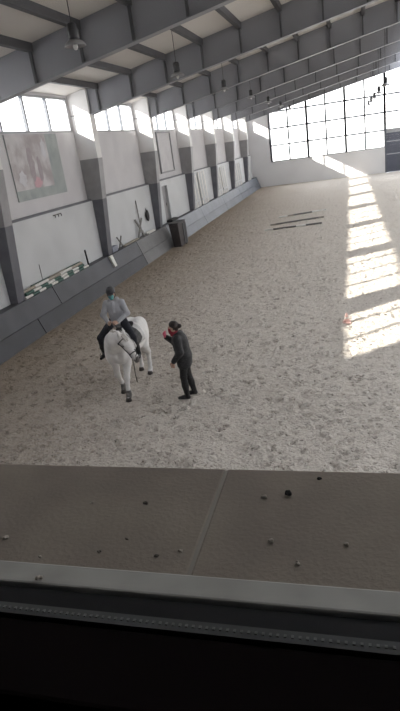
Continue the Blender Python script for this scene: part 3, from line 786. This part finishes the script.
for q, k_, a_ in ((1, LK, LA), (-1, RK, RA)):
    B.chain([(q * .1, 0, .06), k_, a_], [.080, .052, .030], .02); B.chain([a_ + np.array((0, 0, -.02)), a_ + np.array((q * .02, -.13, -.045))], [.026, .020], .01)
hand(B, LW_, (-.35, -.75, .05), (-.75, .2, -.45), (.0, -.2, 1), 1.05)
hand(B, RW_, (.35, -.75, .05), (.75, .2, -.45), (.0, -.2, 1), 1.05)
B.mesh('body', M_SKIN, rider); eyes(PH, rider)
J = Field(lo, hi, .0105)
J.cap((-.07, .02, .03), (.07, .02, .03), .125, .125, .05, (1.1, .95, .8)); J.cap((0, .015, .08), (0, -.02, .38), .14, .15, .06, (1.12, .84, 1))
J.cap((-.14, -.02, .46), (.14, -.02, .46), .068, .068, .06)
for s_, e_, w_ in ((LS, LE, LW_), (RS, RE, RW_)): J.chain([s_, e_, w_ * .93 + e_ * .07], [.070, .060, .042], .035); J.ell(e_, (.06, .06, .055), .04)
J.cap((-.05, .06, .53), (.05, .06, .53), .055, .055, .05); J.cap((-.07, -.03, .54), (.07, -.03, .54), .045, .045, .04)     # hood on the shoulders
J.cap((0, -.12, .50), (0, -.15, .30), .03, .02, .04)
J.mesh('hooded_top', M_HOOD, rider)
T = Field(lo, hi, .0105)
T.cap((-.07, .04, .03), (.07, .04, .03), .115, .115, .05)
for q, k_, a_ in ((1, LK, LA), (-1, RK, RA)): T.chain([(q * .12, .0, .05), k_, k_ * .4 + a_ * .6], [.098, .070, .056], .03)
T.mesh('breeches', M_BREECH, rider)
for q, k_, a_ in ((1, LK, LA), (-1, RK, RA)):
    Bt = Field(np.minimum(k_, a_) - .25, np.maximum(k_, a_) + .2, .01); top = k_ * .75 + a_ * .25
    Bt.chain([top, a_ * .6 + k_ * .4, a_], [.068, .064, .047], .03); Bt.chain([a_ + np.array((0, .02, -.03)), a_ + np.array((q * .02, -.10, -.045)), a_ + np.array((q * .025, -.19, -.05))], [.045, .042, .032], .02)
    Bt.cut(top, top - a_); Bt.mesh('boot', M_BOOT, rider)
    # stirrup belongs to the saddle
    sp_ = np.array(rider.location) - np.array(horse.location)
    c_ = sp_ + a_ + np.array((q * .015, -.11, -.035))
    st = MB().tube([c_ + np.array((.062 * math.cos(t_), 0, .075 * math.sin(t_) + .0)) for t_ in np.linspace(-.6, math.pi + .6, 16)], .007, 7, closed=True).build('stirrup', mat('steel_bit', (.5, .5, .52), .25, metal=1.0), sad, smooth=True)
    MB().tube([c_ + np.array((0, 0, .075)), c_ + np.array((-q * .03, .05, .32)), c_ + np.array((-q * .09, .07, .47))], .010, 6, flat=.4).build('stirrup_leather', M_BLACK, sad, smooth=True)
Hm = Field((-.2, -.32, .55), (.2, .2, .9), .007)
f_ = unit(hfw); hcv = np.array(hc)
u_ = unit(np.array((0, 0, 1)) - f_ * f_[2])
Hm.cap(hcv - f_ * .026 + u_ * .05, hcv + f_ * .018 + u_ * .055, .096, .092, .03)
Hm.cut(hcv + u_ * .022, -u_)
s__ = np.cross(f_, u_)
for q in np.linspace(-1, 1, 7): Hm.cap(hcv + u_ * .036 + f_ * .06 + s__ * q * .06, hcv + u_ * .026 + f_ * (.142 - .03 * q * q) + s__ * q * .052, .011, .007, .008)
Hm.cap(hcv + u_ * .148, hcv + u_ * .150, .012, .012, .01)
hm = Hm.mesh('helmet', M_HELM, rider)
for q in (-1, 1):
    MB().tube([PH(q * .088, .0, .03), PH(q * .084, .015, -.05), PH(q * .05, .04, -.105), PH(0, .05, -.122)], .006, 6).build('chin_strap', M_BLACK, hm, smooth=True)
Mk = Field((-.16, -.30, .55), (.16, .1, .78), .006)
Mk.cap(PH(0, .085, -.012), PH(0, .088, -.03), .022, .024, .02); Mk.cap(PH(0, .050, -.035), PH(0, .052, -.085), .060, .048, .02)
Mk.cut(PH(0, .025, 0), -f_); Mk.cut(PH(0, 0, .004), u_ )
Mk.mesh('face_mask', M_TEAL, rider)
# reins from bit rings to the rider's hands
hl = np.array(rider.location) + LW_ + np.array((-.02, -.09, .0)) - np.array(horse.location); hr = np.array(rider.location) + RW_ + np.array((.02, -.09, .0)) - np.array(horse.location)
def rein(p, q, bulge, nm):
    pts = []
    for t_ in np.linspace(0, 1, 14):
        x_ = np.array(p) * (1 - t_) + np.array(q) * t_ + np.array((bulge * math.sin(math.pi * t_), 0, -.05 * math.sin(math.pi * t_)))
        for _ in range(30):
            if HORSE.at(x_) < .012: x_ = x_ + np.array((.01 * np.sign(bulge), 0, .004))
            else: break
        pts.append(x_)
    MB().tube(pts, .008, 7).build(nm, M_BLACK, br, smooth=True)
rein(BITL + hs * .0, hl, .10, 'rein'); rein(BITR, hr, -.10, 'rein')

# ------------------------------------------------------------------ instructor standing beside the horse
M_COAT = mat('black_padded_coat', (.016, .016, .018), .6, (.03, .03, .032), 18, bump=.25, bscale=22)
M_TROU = mat('dark_charcoal_trousers', (.022, .021, .021), .8)
M_HAIR = mat('dark_brown_hair', (.022, .014, .012), .55, (.035, .022, .018), 40)
M_RED = mat('dark_red_neck_scarf', (.33, .025, .045), .85, (.22, .015, .03), 30)
M_PINK = mat('pink_knit_glove', (.72, .16, .24), .85, (.6, .11, .18), 60)
ins = empty('person', (-3.47, 9.98, 0), math.radians(-84))
tag(ins, 'person in black coat with dark hair and red scarf standing beside the white horse', 'person')
lo, hi = (-.42, -.50, -.01), (.42, .36, 1.78)
B = Field(lo, hi, .0085)
hc2 = (0, -.075, 1.555); f2 = (0, -1, .06)
P2 = head(B, hc2, f2); eyes(P2, ins)
B.cap((0, -.02, 1.36), (0, -.05, 1.48), .052, .05, .03)
B.cap((-.12, 0, 1.33), (.12, 0, 1.33), .06, .06, .05); B.cap((0, 0, 1.28), (0, .05, .98), .13, .115, .05, (1.15, .85, 1)); B.cap((-.07, .05, .92), (.07, .05, .92), .105, .105, .05)
SL, SR = np.array((.175, 0, 1.34)), np.array((-.175, 0, 1.34))
EL, ER = np.array((.225, .03, 1.08)), np.array((-.235, -.14, 1.14))
WL, WR = np.array((.205, -.13, .885)), np.array((-.09, -.275, 1.325))
B.chain([SL, EL, WL], [.05, .04, .028], .03); B.chain([SR, ER, WR], [.05, .04, .028], .03)
KL, KR = np.array((.095, .0, .50)), np.array((-.10, .06, .50)); AL, AR = np.array((.10, .02, .09)), np.array((-.11, .14, .09))
for q, k_, a_ in ((1, KL, AL), (-1, KR, AR)):
    B.chain([(q * .09, .05, .88), k_, a_], [.080, .052, .034], .02); B.chain([a_ + np.array((0, .02, -.045)), a_ + np.array((0, -.12, -.055))], [.028, .022], .01)
hand(B, WL, (.0, -.25, -1), (-1, 0, 0), (0, -1, -.2), .45, .3)
B.mesh('body', M_SKIN, ins)
C_ = Field(lo, hi, .0105)
C_.cap((-.13, 0, 1.335), (.13, 0, 1.335), .072, .072, .06); C_.cap((0, .015, 1.27), (0, .05, .96), .165, .16, .06, (1.14, 1.0, 1))
C_.cap((-.06, .055, .92), (.06, .055, .92), .15, .15, .06); C_.cap((-.06, .05, .78), (.06, .05, .78), .155, .155, .06, (1.05, .95, 1)); C_.cut((0, 0, .70), (0, 0, -1))
C_.cap((0, -.02, 1.37), (0, -.035, 1.425), .075, .07, .03)
C_.chain([SL, EL, WL * .95 + EL * .05], [.082, .074, .055], .035); C_.chain([SR, ER, WR * .95 + ER * .05], [.082, .074, .055], .035)
C_.mesh('coat', M_COAT, ins)
T = Field(lo, hi, .0105)
T.cap((-.06, .05, .86), (.06, .05, .86), .11, .11, .05)
for q, k_, a_ in ((1, KL, AL), (-1, KR, AR)): T.chain([(q * .09, .05, .84), k_, k_ * .45 + a_ * .55], [.098, .070, .060], .03)
T.mesh('trousers', M_TROU, ins)
for q, k_, a_ in ((1, KL, AL), (-1, KR, AR)):
    Bt = Field(a_ - np.array((.14, .30, .10)), k_ + np.array((.14, .22, .1)), .0095); top = k_ * .8 + a_ * .2
    Bt.chain([top, a_ * .5 + k_ * .5, a_], [.072, .070, .052], .03); Bt.chain([a_ + np.array((0, .025, -.048)), a_ + np.array((0, -.08, -.048)), a_ + np.array((q * .008, -.165, -.055))], [.043, .042, .034], .025)
    Bt.cut(top, top - a_); Bt.cut((0, 0, 0.002), (0, 0, -1)); Bt.mesh('boot', M_BOOT, ins)
Hr = Field((-.16, -.25, 1.40), (.16, .16, 1.74), .007)
Hr.cap(P2(0, -.028, .036), P2(0, .008, .046), .088, .080, .02); Hr.cap(P2(0, -.05, -.02), P2(0, -.045, -.06), .062, .048, .04); Hr.ell(P2(0, -.135, .02), (.045, .04, .045), .02)
for q in (-1, 1): Hr.cap(P2(q * .07, -.01, .02), P2(q * .068, -.02, -.03), .022, .016, .02)
Hr.cap(P2(0, .125, .0), P2(0, .125, -.04), .075, .07, .01, sub=True)
hr_ = Hr.mesh('hair', M_HAIR, ins)
Sc = Field((-.2, -.28, 1.33), (.2, .14, 1.60), .0075)
Sc.cap((0, -.035, 1.405), (0, -.045, 1.43), .078, .074, .02); Sc.cap(P2(0, .052, -.045), P2(0, .050, -.095), .060, .056, .03); Sc.cap((-.03, -.12, 1.40), (.03, -.12, 1.40), .032, .032, .03)
Sc.cut(P2(0, 0, -.018), (0, 0, 1))
Sc.mesh('scarf', M_RED, ins)
Gl = Field(WR - .16, WR + .2, .0065)
hand(Gl, WR, (.35, -.25, 1), (.4, 1, .2), (.9, .1, .0), .75, .5, infl=.004)
Gl.cap(WR - unit(WR - ER) * .04, WR, .036, .033, .012)
Gl.mesh('glove', M_PINK, ins)

# ------------------------------------------------------------------ pendant lamps
M_LAMPB = mat('dark_lamp_housing', (.05, .05, .055), .5); M_LAMPR = mat('aluminium_reflector', (.36, .36, .37), .45, metal=.4)
def make_lamp(x, y, z):
    zr = ztop(x) - .02
    o = empty('pendant_lamp', (x, y, z))
    MB().tube([(0, 0, .40), (0, 0, zr - z)], .009, 8).build('rod', M_LAMPB, o)
    MB().lathe([(.03, .44), (.085, .42), (.10, .36), (.10, .16), (.07, .13)], 18).build('housing', M_LAMPB, o, smooth=True)
    MB().lathe([(.08, .15), (.12, .13), (.18, .09), (.215, .03), (.21, .025), (.17, .08), (.11, .115), (.05, .12)], 24).build('reflector', M_LAMPR, o, smooth=True)
    MB().lathe([(.02, .10), (.045, .06), (.05, .02), (.03, -.03), (.004, -.04)], 14).build('bulb', mat('milky_bulb', (.8, .8, .78), .3), o, smooth=True)
    return o
for j in range(7):
    o = make_lamp(-5.1, 11.3 + 7.13 * j, 6.95); tag(o, 'pendant lamp in the row nearer the left wall, %s from the near end' % ordn[j], 'lamp', 'pendant lamps under the roof')
for j in range(5):
    o = make_lamp(1.82, 32.8 + 7.13 * j, 6.5); tag(o, 'pendant lamp in the row against the far end window, %s from the near end' % ordn[j], 'lamp', 'pendant lamps under the roof')

# ------------------------------------------------------------------ poster and framed board on the left wall
def poster_mat():
    m = bpy.data.materials.new('faded_poster_print'); m.use_nodes = True
    n = m.node_tree.nodes; l = m.node_tree.links; p = n['Principled BSDF']; p.inputs['Roughness'].default_value = .6
    t = n.new('ShaderNodeTexCoord'); ns = n.new('ShaderNodeTexNoise'); ns.inputs['Scale'].default_value = 1.7; ns.inputs['Detail'].default_value = 5; l.new(t.outputs['Object'], ns.inputs[0])
    r_ = n.new('ShaderNodeValToRGB'); e = r_.color_ramp.elements
    e[0].position = .30; e[0].color = (.38, .34, .35, 1); e[1].position = .64; e[1].color = (.62, .60, .61, 1)
    q = e.new(.42); q.color = (.43, .39, .40, 1); q = e.new(.52); q.color = (.52, .50, .51, 1)
    l.new(ns.outputs['Fac'], r_.inputs[0]); l.new(r_.outputs[0], p.inputs['Base Color']); return m
def poster_mat2():
    m = mat('poster_green_grey_side', (.40, .435, .43), .6, (.31, .345, .345), 2.2, 5); return m
ps = empty('poster', (XW + .02, 18.25, 5.0)); tag(ps, 'large faded printed poster with grey green border strip, on the near upper left wall', 'poster')
MB().box(-.01, .02, -1.70, 1.72, -1.05, 1.03).build('backing_sheet', poster_mat2(), ps)
MB().box(.02, .026, -1.70, .85, -.72, 1.03).build('picture', poster_mat(), ps)
bl = MB()
def disc(mb_, x, y, z, ry, rz, n=18, jit=.25):
    k = len(mb_.v); rr = [1 + rng.uniform(-jit, jit) for _ in range(n)]
    for dx in (0, .004):
        for i in range(n): mb_.v.append((x + dx, y + ry * rr[i] * math.cos(6.2832 * i / n), z + rz * rr[i] * math.sin(6.2832 * i / n)))
    mb_.f.append(tuple(k + n + i for i in range(n))); mb_.mi.append(0)
    for i in range(n): j_ = (i + 1) % n; mb_.f.append((k + i, k + j_, k + n + j_, k + n + i)); mb_.mi.append(0)
disc(bl, .026, -.28, -.55, .28, .20); bl.build('pink_shape', mat('faded_pink_print', (.62, .38, .43), .6, (.56, .36, .40), 8), ps)
bl = MB(); disc(bl, .0262, -.45, .12, .20, .55); bl.build('dusky_shape', mat('faded_mauve_print', (.40, .36, .375), .6, (.36, .31, .33), 8), ps)
bl = MB(); disc(bl, .0264, .05, -.12, .13, .4); bl.build('dusky_shape', mat('faded_mauve_print', (.40, .36, .375), .6, (.36, .31, .33), 8), ps)
bl = MB(); disc(bl, .0268, -1.15, -.35, .24, .26); bl.build('pale_shape', mat('pale_print', (.66, .66, .69), .6), ps)
bl = MB(); disc(bl, .0266, .55, .55, .16, .3); bl.build('pale_shape', mat('pale_print', (.66, .66, .69), .6), ps)
bd = empty('framed_board', (XW + .02, 32.9, 4.75)); tag(bd, 'white board in a grey frame on the upper wall above the dark doorway', 'board')
MB().box(0, .03, -1.3, 1.2, -.95, 1.2).build('panel', M_WALL, bd)
fb = MB()
for a in ((-1.36, -1.28, -1.0, 1.25), (1.15, 1.25, -1.0, 1.25), (-1.28, 1.15, 1.17, 1.25), (-1.28, 1.15, -1.0, -.92)): fb.box(0, .09, a[0], a[1], a[2], a[3])
fb.build('frame', mat('grey_board_frame', (.30, .30, .31), .5), bd)
hk = empty('wall_hook', (XP, 18.5, 3.28)); tag(hk, 'small dark row of hooks high on the first full lower wall panel', 'hook')
MB().box(0, .03, -.30, .28, -.02, .02).build('rail', M_GREYWOOD, hk)
for y in (-.25, -.02, .2): MB().tube([(.03, y, 0), (.07, y, -.03), (.06, y, -.09)], .016, 6).build('prong', M_DARK, hk)

# ------------------------------------------------------------------ striped jump poles stacked on the ledge
def jump_pole(x, y, z, Ln, nseg, ca, cb, label, r_=.05, tilt=0.0, first=0, rz=0.0, group='striped jump poles stacked on the ledge'):
    o = empty('jump_pole', (x, y, z), rz); o.rotation_euler = (tilt, 0, rz)
    for i in range(nseg):
        a = -Ln / 2 + Ln * i / nseg; b_ = a + Ln / nseg
        MB().tube([(0, a, 0), (0, b_, 0)], r_, 14).build('stripe', ca if (i + first) % 2 == 0 else cb, o, smooth=False)
    tag(o, label, 'pole', group); return o
zz = 1.15
jump_pole(-9.995, 17.15, zz, 4.6, 11, M_WHITE, M_GREEN, 'bright white and green striped pole lying lowest at the front of the ledge stack')
jump_pole(-10.108, 16.9, zz, 4.4, 5, M_GREEN, M_PALEWOOD, 'green pole with pale bands lying low behind the front pole of the ledge stack')
jump_pole(-10.22, 17.0, zz, 4.5, 3, M_PALEWOOD, M_GREEN, 'low pale pole lying against the wall at the back of the ledge stack')
jump_pole(-10.052, 17.1, zz + .088, 4.2, 9, M_GREEN, M_WHITE, 'green pole with white bands resting on the front pole of the ledge stack')
jump_pole(-10.164, 17.2, zz + .088, 4.3, 7, M_GREEN, M_WHITE, 'mostly green pole in the second layer at the back of the ledge stack')
jump_pole(-10.108, 17.0, zz + .177, 4.4, 5, M_PALEWOOD, M_WHITE, 'pale weathered pole with white bands lying in the third layer of the ledge stack')
jump_pole(-10.221, 17.5, zz + .176, 3.6, 3, M_GREEN, M_PALEWOOD, 'topmost green pole lying against the wall on the ledge stack')
def post(x, y, z, h_, r_, m, label, lean=(0, 0)):
    o = MB().tube([(0, 0, 0), (lean[0], lean[1], h_)], r_, 10).build('post', m, None, smooth=False, loc=(x, y, z)); tag(o, label, 'post')
post(-10.1, 19.75, 1.1, .62, .035, M_DARK, 'short black post standing on the ledge just past the striped poles', (-.04, 0))
post(-10.287, 16.55, 1.1, .78, .011, M_GREYWOOD, 'thin grey stick rising behind the striped pole stack')
post(-10.24, 26.45, 1.1, 1.75, .025, M_GREYWOOD, 'tall thin grey stick leaning on the wall panel above the crossed trestle', (-.03, -.1))

# crossed trestles and planks in the second bay
def trestle(x, y, z, s, label, m):
    o = empty('trestle', (x, y, z), math.radians(75))
    for q in (-1, 1):
        a = np.array((q * -.30 * s, .0, 0.0)); b_ = np.array((q * .30 * s, .04, .95 * s))
        MB().obox((a + b_) / 2, unit(b_ - a), (0, 1, 0), unit(np.cross(unit(b_ - a), (0, 1, 0))), np.linalg.norm(b_ - a) / 2, .022, .05 * s).build('crossed_bar', m, o, bevel=.006)
    MB().box(-.2 * s, .2 * s, -.02, .02, .25 * s, .32 * s).build('brace', m, o)
    MB().tube([(0, -.03, .475 * s), (0, .05, .475 * s)], .02, 10).build('bolt', M_DARK, o)
    tag(o, label, 'trestle'); return o
trestle(-10.12, 26.0, 1.1, .95, 'grey wooden crossed trestle standing on the ledge before the dark oval bag', M_GREYWOOD)
trestle(-10.1, 23.25, 1.1, .55, 'small dark crossed trestle standing on the ledge beside the second column', M_GREYWOOD)
bgo = empty('bag', (XP + .01, 27.55, 1.95)); tag(bgo, 'black oval bag hanging on the wall panel beside the crossed trestle', 'bag')
G = Field((-.05, -.3, -.4), (.25, .3, .4), .012); G.ell((.08, 0, 0), (.075, .17, .29), .02); G.mesh('bag_body', M_DARK, bgo)
MB().tube([(.05, -.06, .25), (.03, 0, .36), (.05, .06, .25)], .012, 6).build('strap', M_DARK, bgo, smooth=True)
def plank(x, y, z, Ln, wd, rz, label, m, tilt=0.0):
    o = MB().box(-wd / 2, wd / 2, -Ln / 2, Ln / 2, 0, .05).build('plank', m, None, bevel=.006, loc=(x, y, z)); o.rotation_euler = (tilt, 0, rz); tag(o, label, 'plank', 'planks on the ledge')
plank(-10.13, 24.55, 1.105, 2.0, .16, 0.02, 'pale weathered plank lying along the ledge between the two trestles', M_PALEWOOD)
plank(-10.08, 27.35, 1.105, 1.3, .14, .05, 'white plank lying flat on the ledge below the black bag', M_WHITE)
plank(-10.11, 27.3, 1.158, 1.1, .10, -.08, 'narrow white plank lying across the plank below the black bag', M_WHITE)
bxo = MB().box(-.1, .1, -.3, .3, 0, .24).build('box', mat('blue_grey_box', (.28, .30, .36), .6), None, bevel=.01, loc=(-10.15, 22.45, 1.1)); tag(bxo, 'small blue grey box on the ledge right beside the second column', 'box')
cl = MB().hexa([(-.08, -.12, -.5), (.02, -.12, -.5), (.02, .12, -.5), (-.08, .12, -.5), (-.03, -.15, 0), (.05, -.15, 0), (.05, .15, 0), (-.03, .15, 0)]).build('cloth', M_WHITE, None, bevel=.02, loc=(-9.86, 21.35, 1.13)); cl.rotation_euler = (0, math.radians(-22), 0)
tag(cl, 'white rag hanging over the kickboard edge below the second column', 'cloth')

# dark container standing in the gap of the kickboards
M_CRATE = mat('dark_brown_crate', (.05, .042, .042), .65, (.038, .032, .032), 5); M_CRATE2 = mat('black_brown_crate_side', (.028, .026, .028), .6)
cr_ = empty('container', (-9.14, 29.15, 0.0)); cr_.scale = (1.0, 1.15, 1.08); tag(cr_, 'dark brown upright container standing against the kickboards below the doorway', 'container')
MB().hexa([(-.20, -.58, .03), (.22, -.58, .03), (.22, .58, .03), (-.20, .58, .03), (-.32, -.64, 1.16), (.20, -.64, 1.16), (.20, .64, 1.16), (-.32, .64, 1.16)]).build('body', M_CRATE, cr_, bevel=.03)
MB().box(.215, .25, .02, .10, .1, 1.1).build('corner_strip', mat('grey_strip', (.13, .13, .14), .5), cr_)
MB().box(.215, .245, .12, .54, .1, 1.05).build('side_panel', M_CRATE2, cr_)
MB().box(-.33, .21, -.655, .655, 1.16, 1.20).build('lid', M_CRATE2, cr_, bevel=.02)
for y in (-.45, .45): MB().box(-.18, .2, y - .06, y + .06, -.02, .04).build('skid', M_DARK, cr_)
tb = MB().box(-.18, .18, -.62, .62, 0, .14).build('rolled_mat', M_DARK, None, bevel=.06, loc=(-10.12, 31.35, 1.1)); tag(tb, 'black rolled mat lying on the ledge just past the dark container', 'mat')

# tall white slatted boards leaning in the farther bays
for i, (y, hh, n_) in enumerate(((37.3, 2.1, 5), (39.6, 2.2, 5), (44.6, 2.0, 5), (46.8, 2.1, 5), (51.8, 2.0, 4), (53.8, 2.0, 4), (59.0, 2.0, 4))):
    o = empty('slatted_board', (-10.13, y, 1.1))
    for s_ in range(n_):
        yy = -.75 + 1.5 * s_ / (n_ - 1)
        MB().hexa([(0.0, yy - .13, 0), (.05, yy - .13, 0), (.05, yy + .13, 0), (0.0, yy + .13, 0), (-.13, yy - .13, hh), (-.08, yy - .13, hh), (-.08, yy + .13, hh), (-.13, yy + .13, hh)]).build('slat', M_PANEL if s_ % 2 else M_WHITE, o)
    MB().box(-.02, .055, -.9, .9, .35, .45).build('rail', M_PANEL, o)
    tag(o, 'white slatted board leaning on the far left wall, %s from the near end' % ordn[i], 'board', 'slatted boards along the far left wall')

# ------------------------------------------------------------------ ground poles and marker cone
M_SANDP = mat('sandy_pole_paint', (.36, .33, .29), .7); M_DKP = mat('pole_shadow_band', (.17, .16, .15), .7)  # dark bands: shadow along the poles, painted onto them
def fp(u_, v_, z=.0):
    d = RW @ np.array([u_ - 200, v_ - 355.5, 551.0]); t_ = (z - CAM_H) / d[2]; return np.array([0, 0, CAM_H]) + d * t_
def ground_pole(y, x0, x1, y1, bands, label):
    A = np.array((x0, y)); Bv = np.array((x1, y1)); c = (A + Bv) / 2; Ln = np.linalg.norm(Bv - A)
    o = empty('ground_pole', (c[0], c[1], .06), math.atan2(Bv[1] - A[1], Bv[0] - A[0]))
    t0 = 0
    for ln, m in bands:
        MB().tube([(-Ln / 2 + Ln * t0, 0, 0), (-Ln / 2 + Ln * (t0 + ln), 0, 0)], .05, 12).build('band', m, o); t0 += ln
    tag(o, label, 'pole', 'poles lying on the arena sand')
ground_pole(36.0, -4.55, -1.7, 37.4, [(.18, M_WHITE), (.12, M_SANDP), (.4, M_DKP), (.3, M_WHITE)], 'farthest of the three poles lying on the sand, white at both ends')
ground_pole(33.0, -4.70, -1.7, 34.2, [(.1, M_SANDP), (.8, M_DKP), (.1, M_SANDP)], 'middle and darkest of the three poles lying on the sand')
ground_pole(31.2, -4.80, -1.7, 31.9, [(.15, M_WHITE), (.4, M_DKP), (.17, M_WHITE), (.28, M_DKP)], 'nearest of the three poles lying on the sand, white band past its middle')
cn = empty('marker_cone', (-.26, 14.4, 0)); cn.scale = (.85, .85, .85); tag(cn, 'small faded pink marker cone at the edge of the sunlit strip', 'cone')
MB().box(-.13, .13, -.13, .13, -.01, .025).build('base', mat('faded_pink_plastic', (.74, .48, .43), .5), cn, bevel=.01)
MB().lathe([(.10, .02), (.07, .12), (.045, .22), (.025, .30), (.015, .305)], 18).build('cone_body', mat('faded_pink_plastic', (.74, .48, .43), .5), cn, smooth=True)
MB().lathe([(.071, .125), (.058, .175), (.056, .175), (.06, .125)], 18).build('white_band', M_WHITE, cn, smooth=True)

# ------------------------------------------------------------------ crumbs of dirt on the sill
M_CLOD = mat('pale_dirt_crumb', (.50, .45, .38), .95, (.38, .33, .28), 60); M_CLODD = mat('black_dirt_crumb', (.016, .015, .013), .9)
clods = [((288, 494), .0075, 1, 'largest black dirt clod on the right sill slab'), ((264, 497), .0055, 0, 'pale elongated crumb just left of the largest black clod on the sill'),
         ((320, 479), .005, 1, 'small black crumb near the far edge of the right sill slab'), ((270, 541), .006, 0, 'flat pale crumb in the middle of the right sill slab'),
         ((347, 545), .0055, 0, 'rounded pale crumb at the right side of the sill'), ((297, 564), .005, 0, 'small pale crumb close to the metal lip on the right sill slab'),
         ((146, 503), .006, 2, 'brown dirt smear crumb on the upper middle of the left sill slab'), ((127, 539), .0045, 2, 'brown crumb in the middle of the left sill slab'),
         ((156, 556), .005, 2, 'dark brown crumb near the metal lip on the left sill slab'), ((181, 551), .0045, 0, 'pale crumb right beside the joint between sill slabs'),
         ((5, 538), .006, 0, 'flat pale crumb at the left edge of the sill'), ((40, 557), .004, 0, 'tiny pale crumb near the lip in the left part of the sill'),
         ((99, 552), .0045, 2, 'brown crumb near the lip in the middle of the left slab'), ((92, 503), .0035, 0, 'tiny pale crumb in the upper part of the left sill slab'), ((40, 578), .006, 0, 'pale crumb lying on the grey metal lip at left')]
M_CLODB = mat('brown_dirt_crumb', (.13, .11, .09), .95)
for (u_, v_), r_, c_, lb in clods:
    r_ *= .6 if c_ == 2 else .75
    zz = 4.2 if v_ < 570 else 4.205
    p_ = fp(u_, v_, zz + r_ * .4)
    G = Field((-r_ * 2.6,) * 3, (r_ * 2.6,) * 3, r_ / 5)
    for _ in range(6): G.ell(rng.uniform(-r_, r_, 3) * np.array((1.0, .7, .35)) , rng.uniform(.35, .75, 3) * r_, r_ * .3)
    o = G.mesh('dirt_crumb', (M_CLOD, M_CLODD, M_CLODB)[c_]); o.location = p_
    zmin = min(v.co.z for v in o.data.vertices); o.location.z = zz - zmin - .0003
    tag(o, lb, 'dirt crumb', 'crumbs of dirt on the sill')
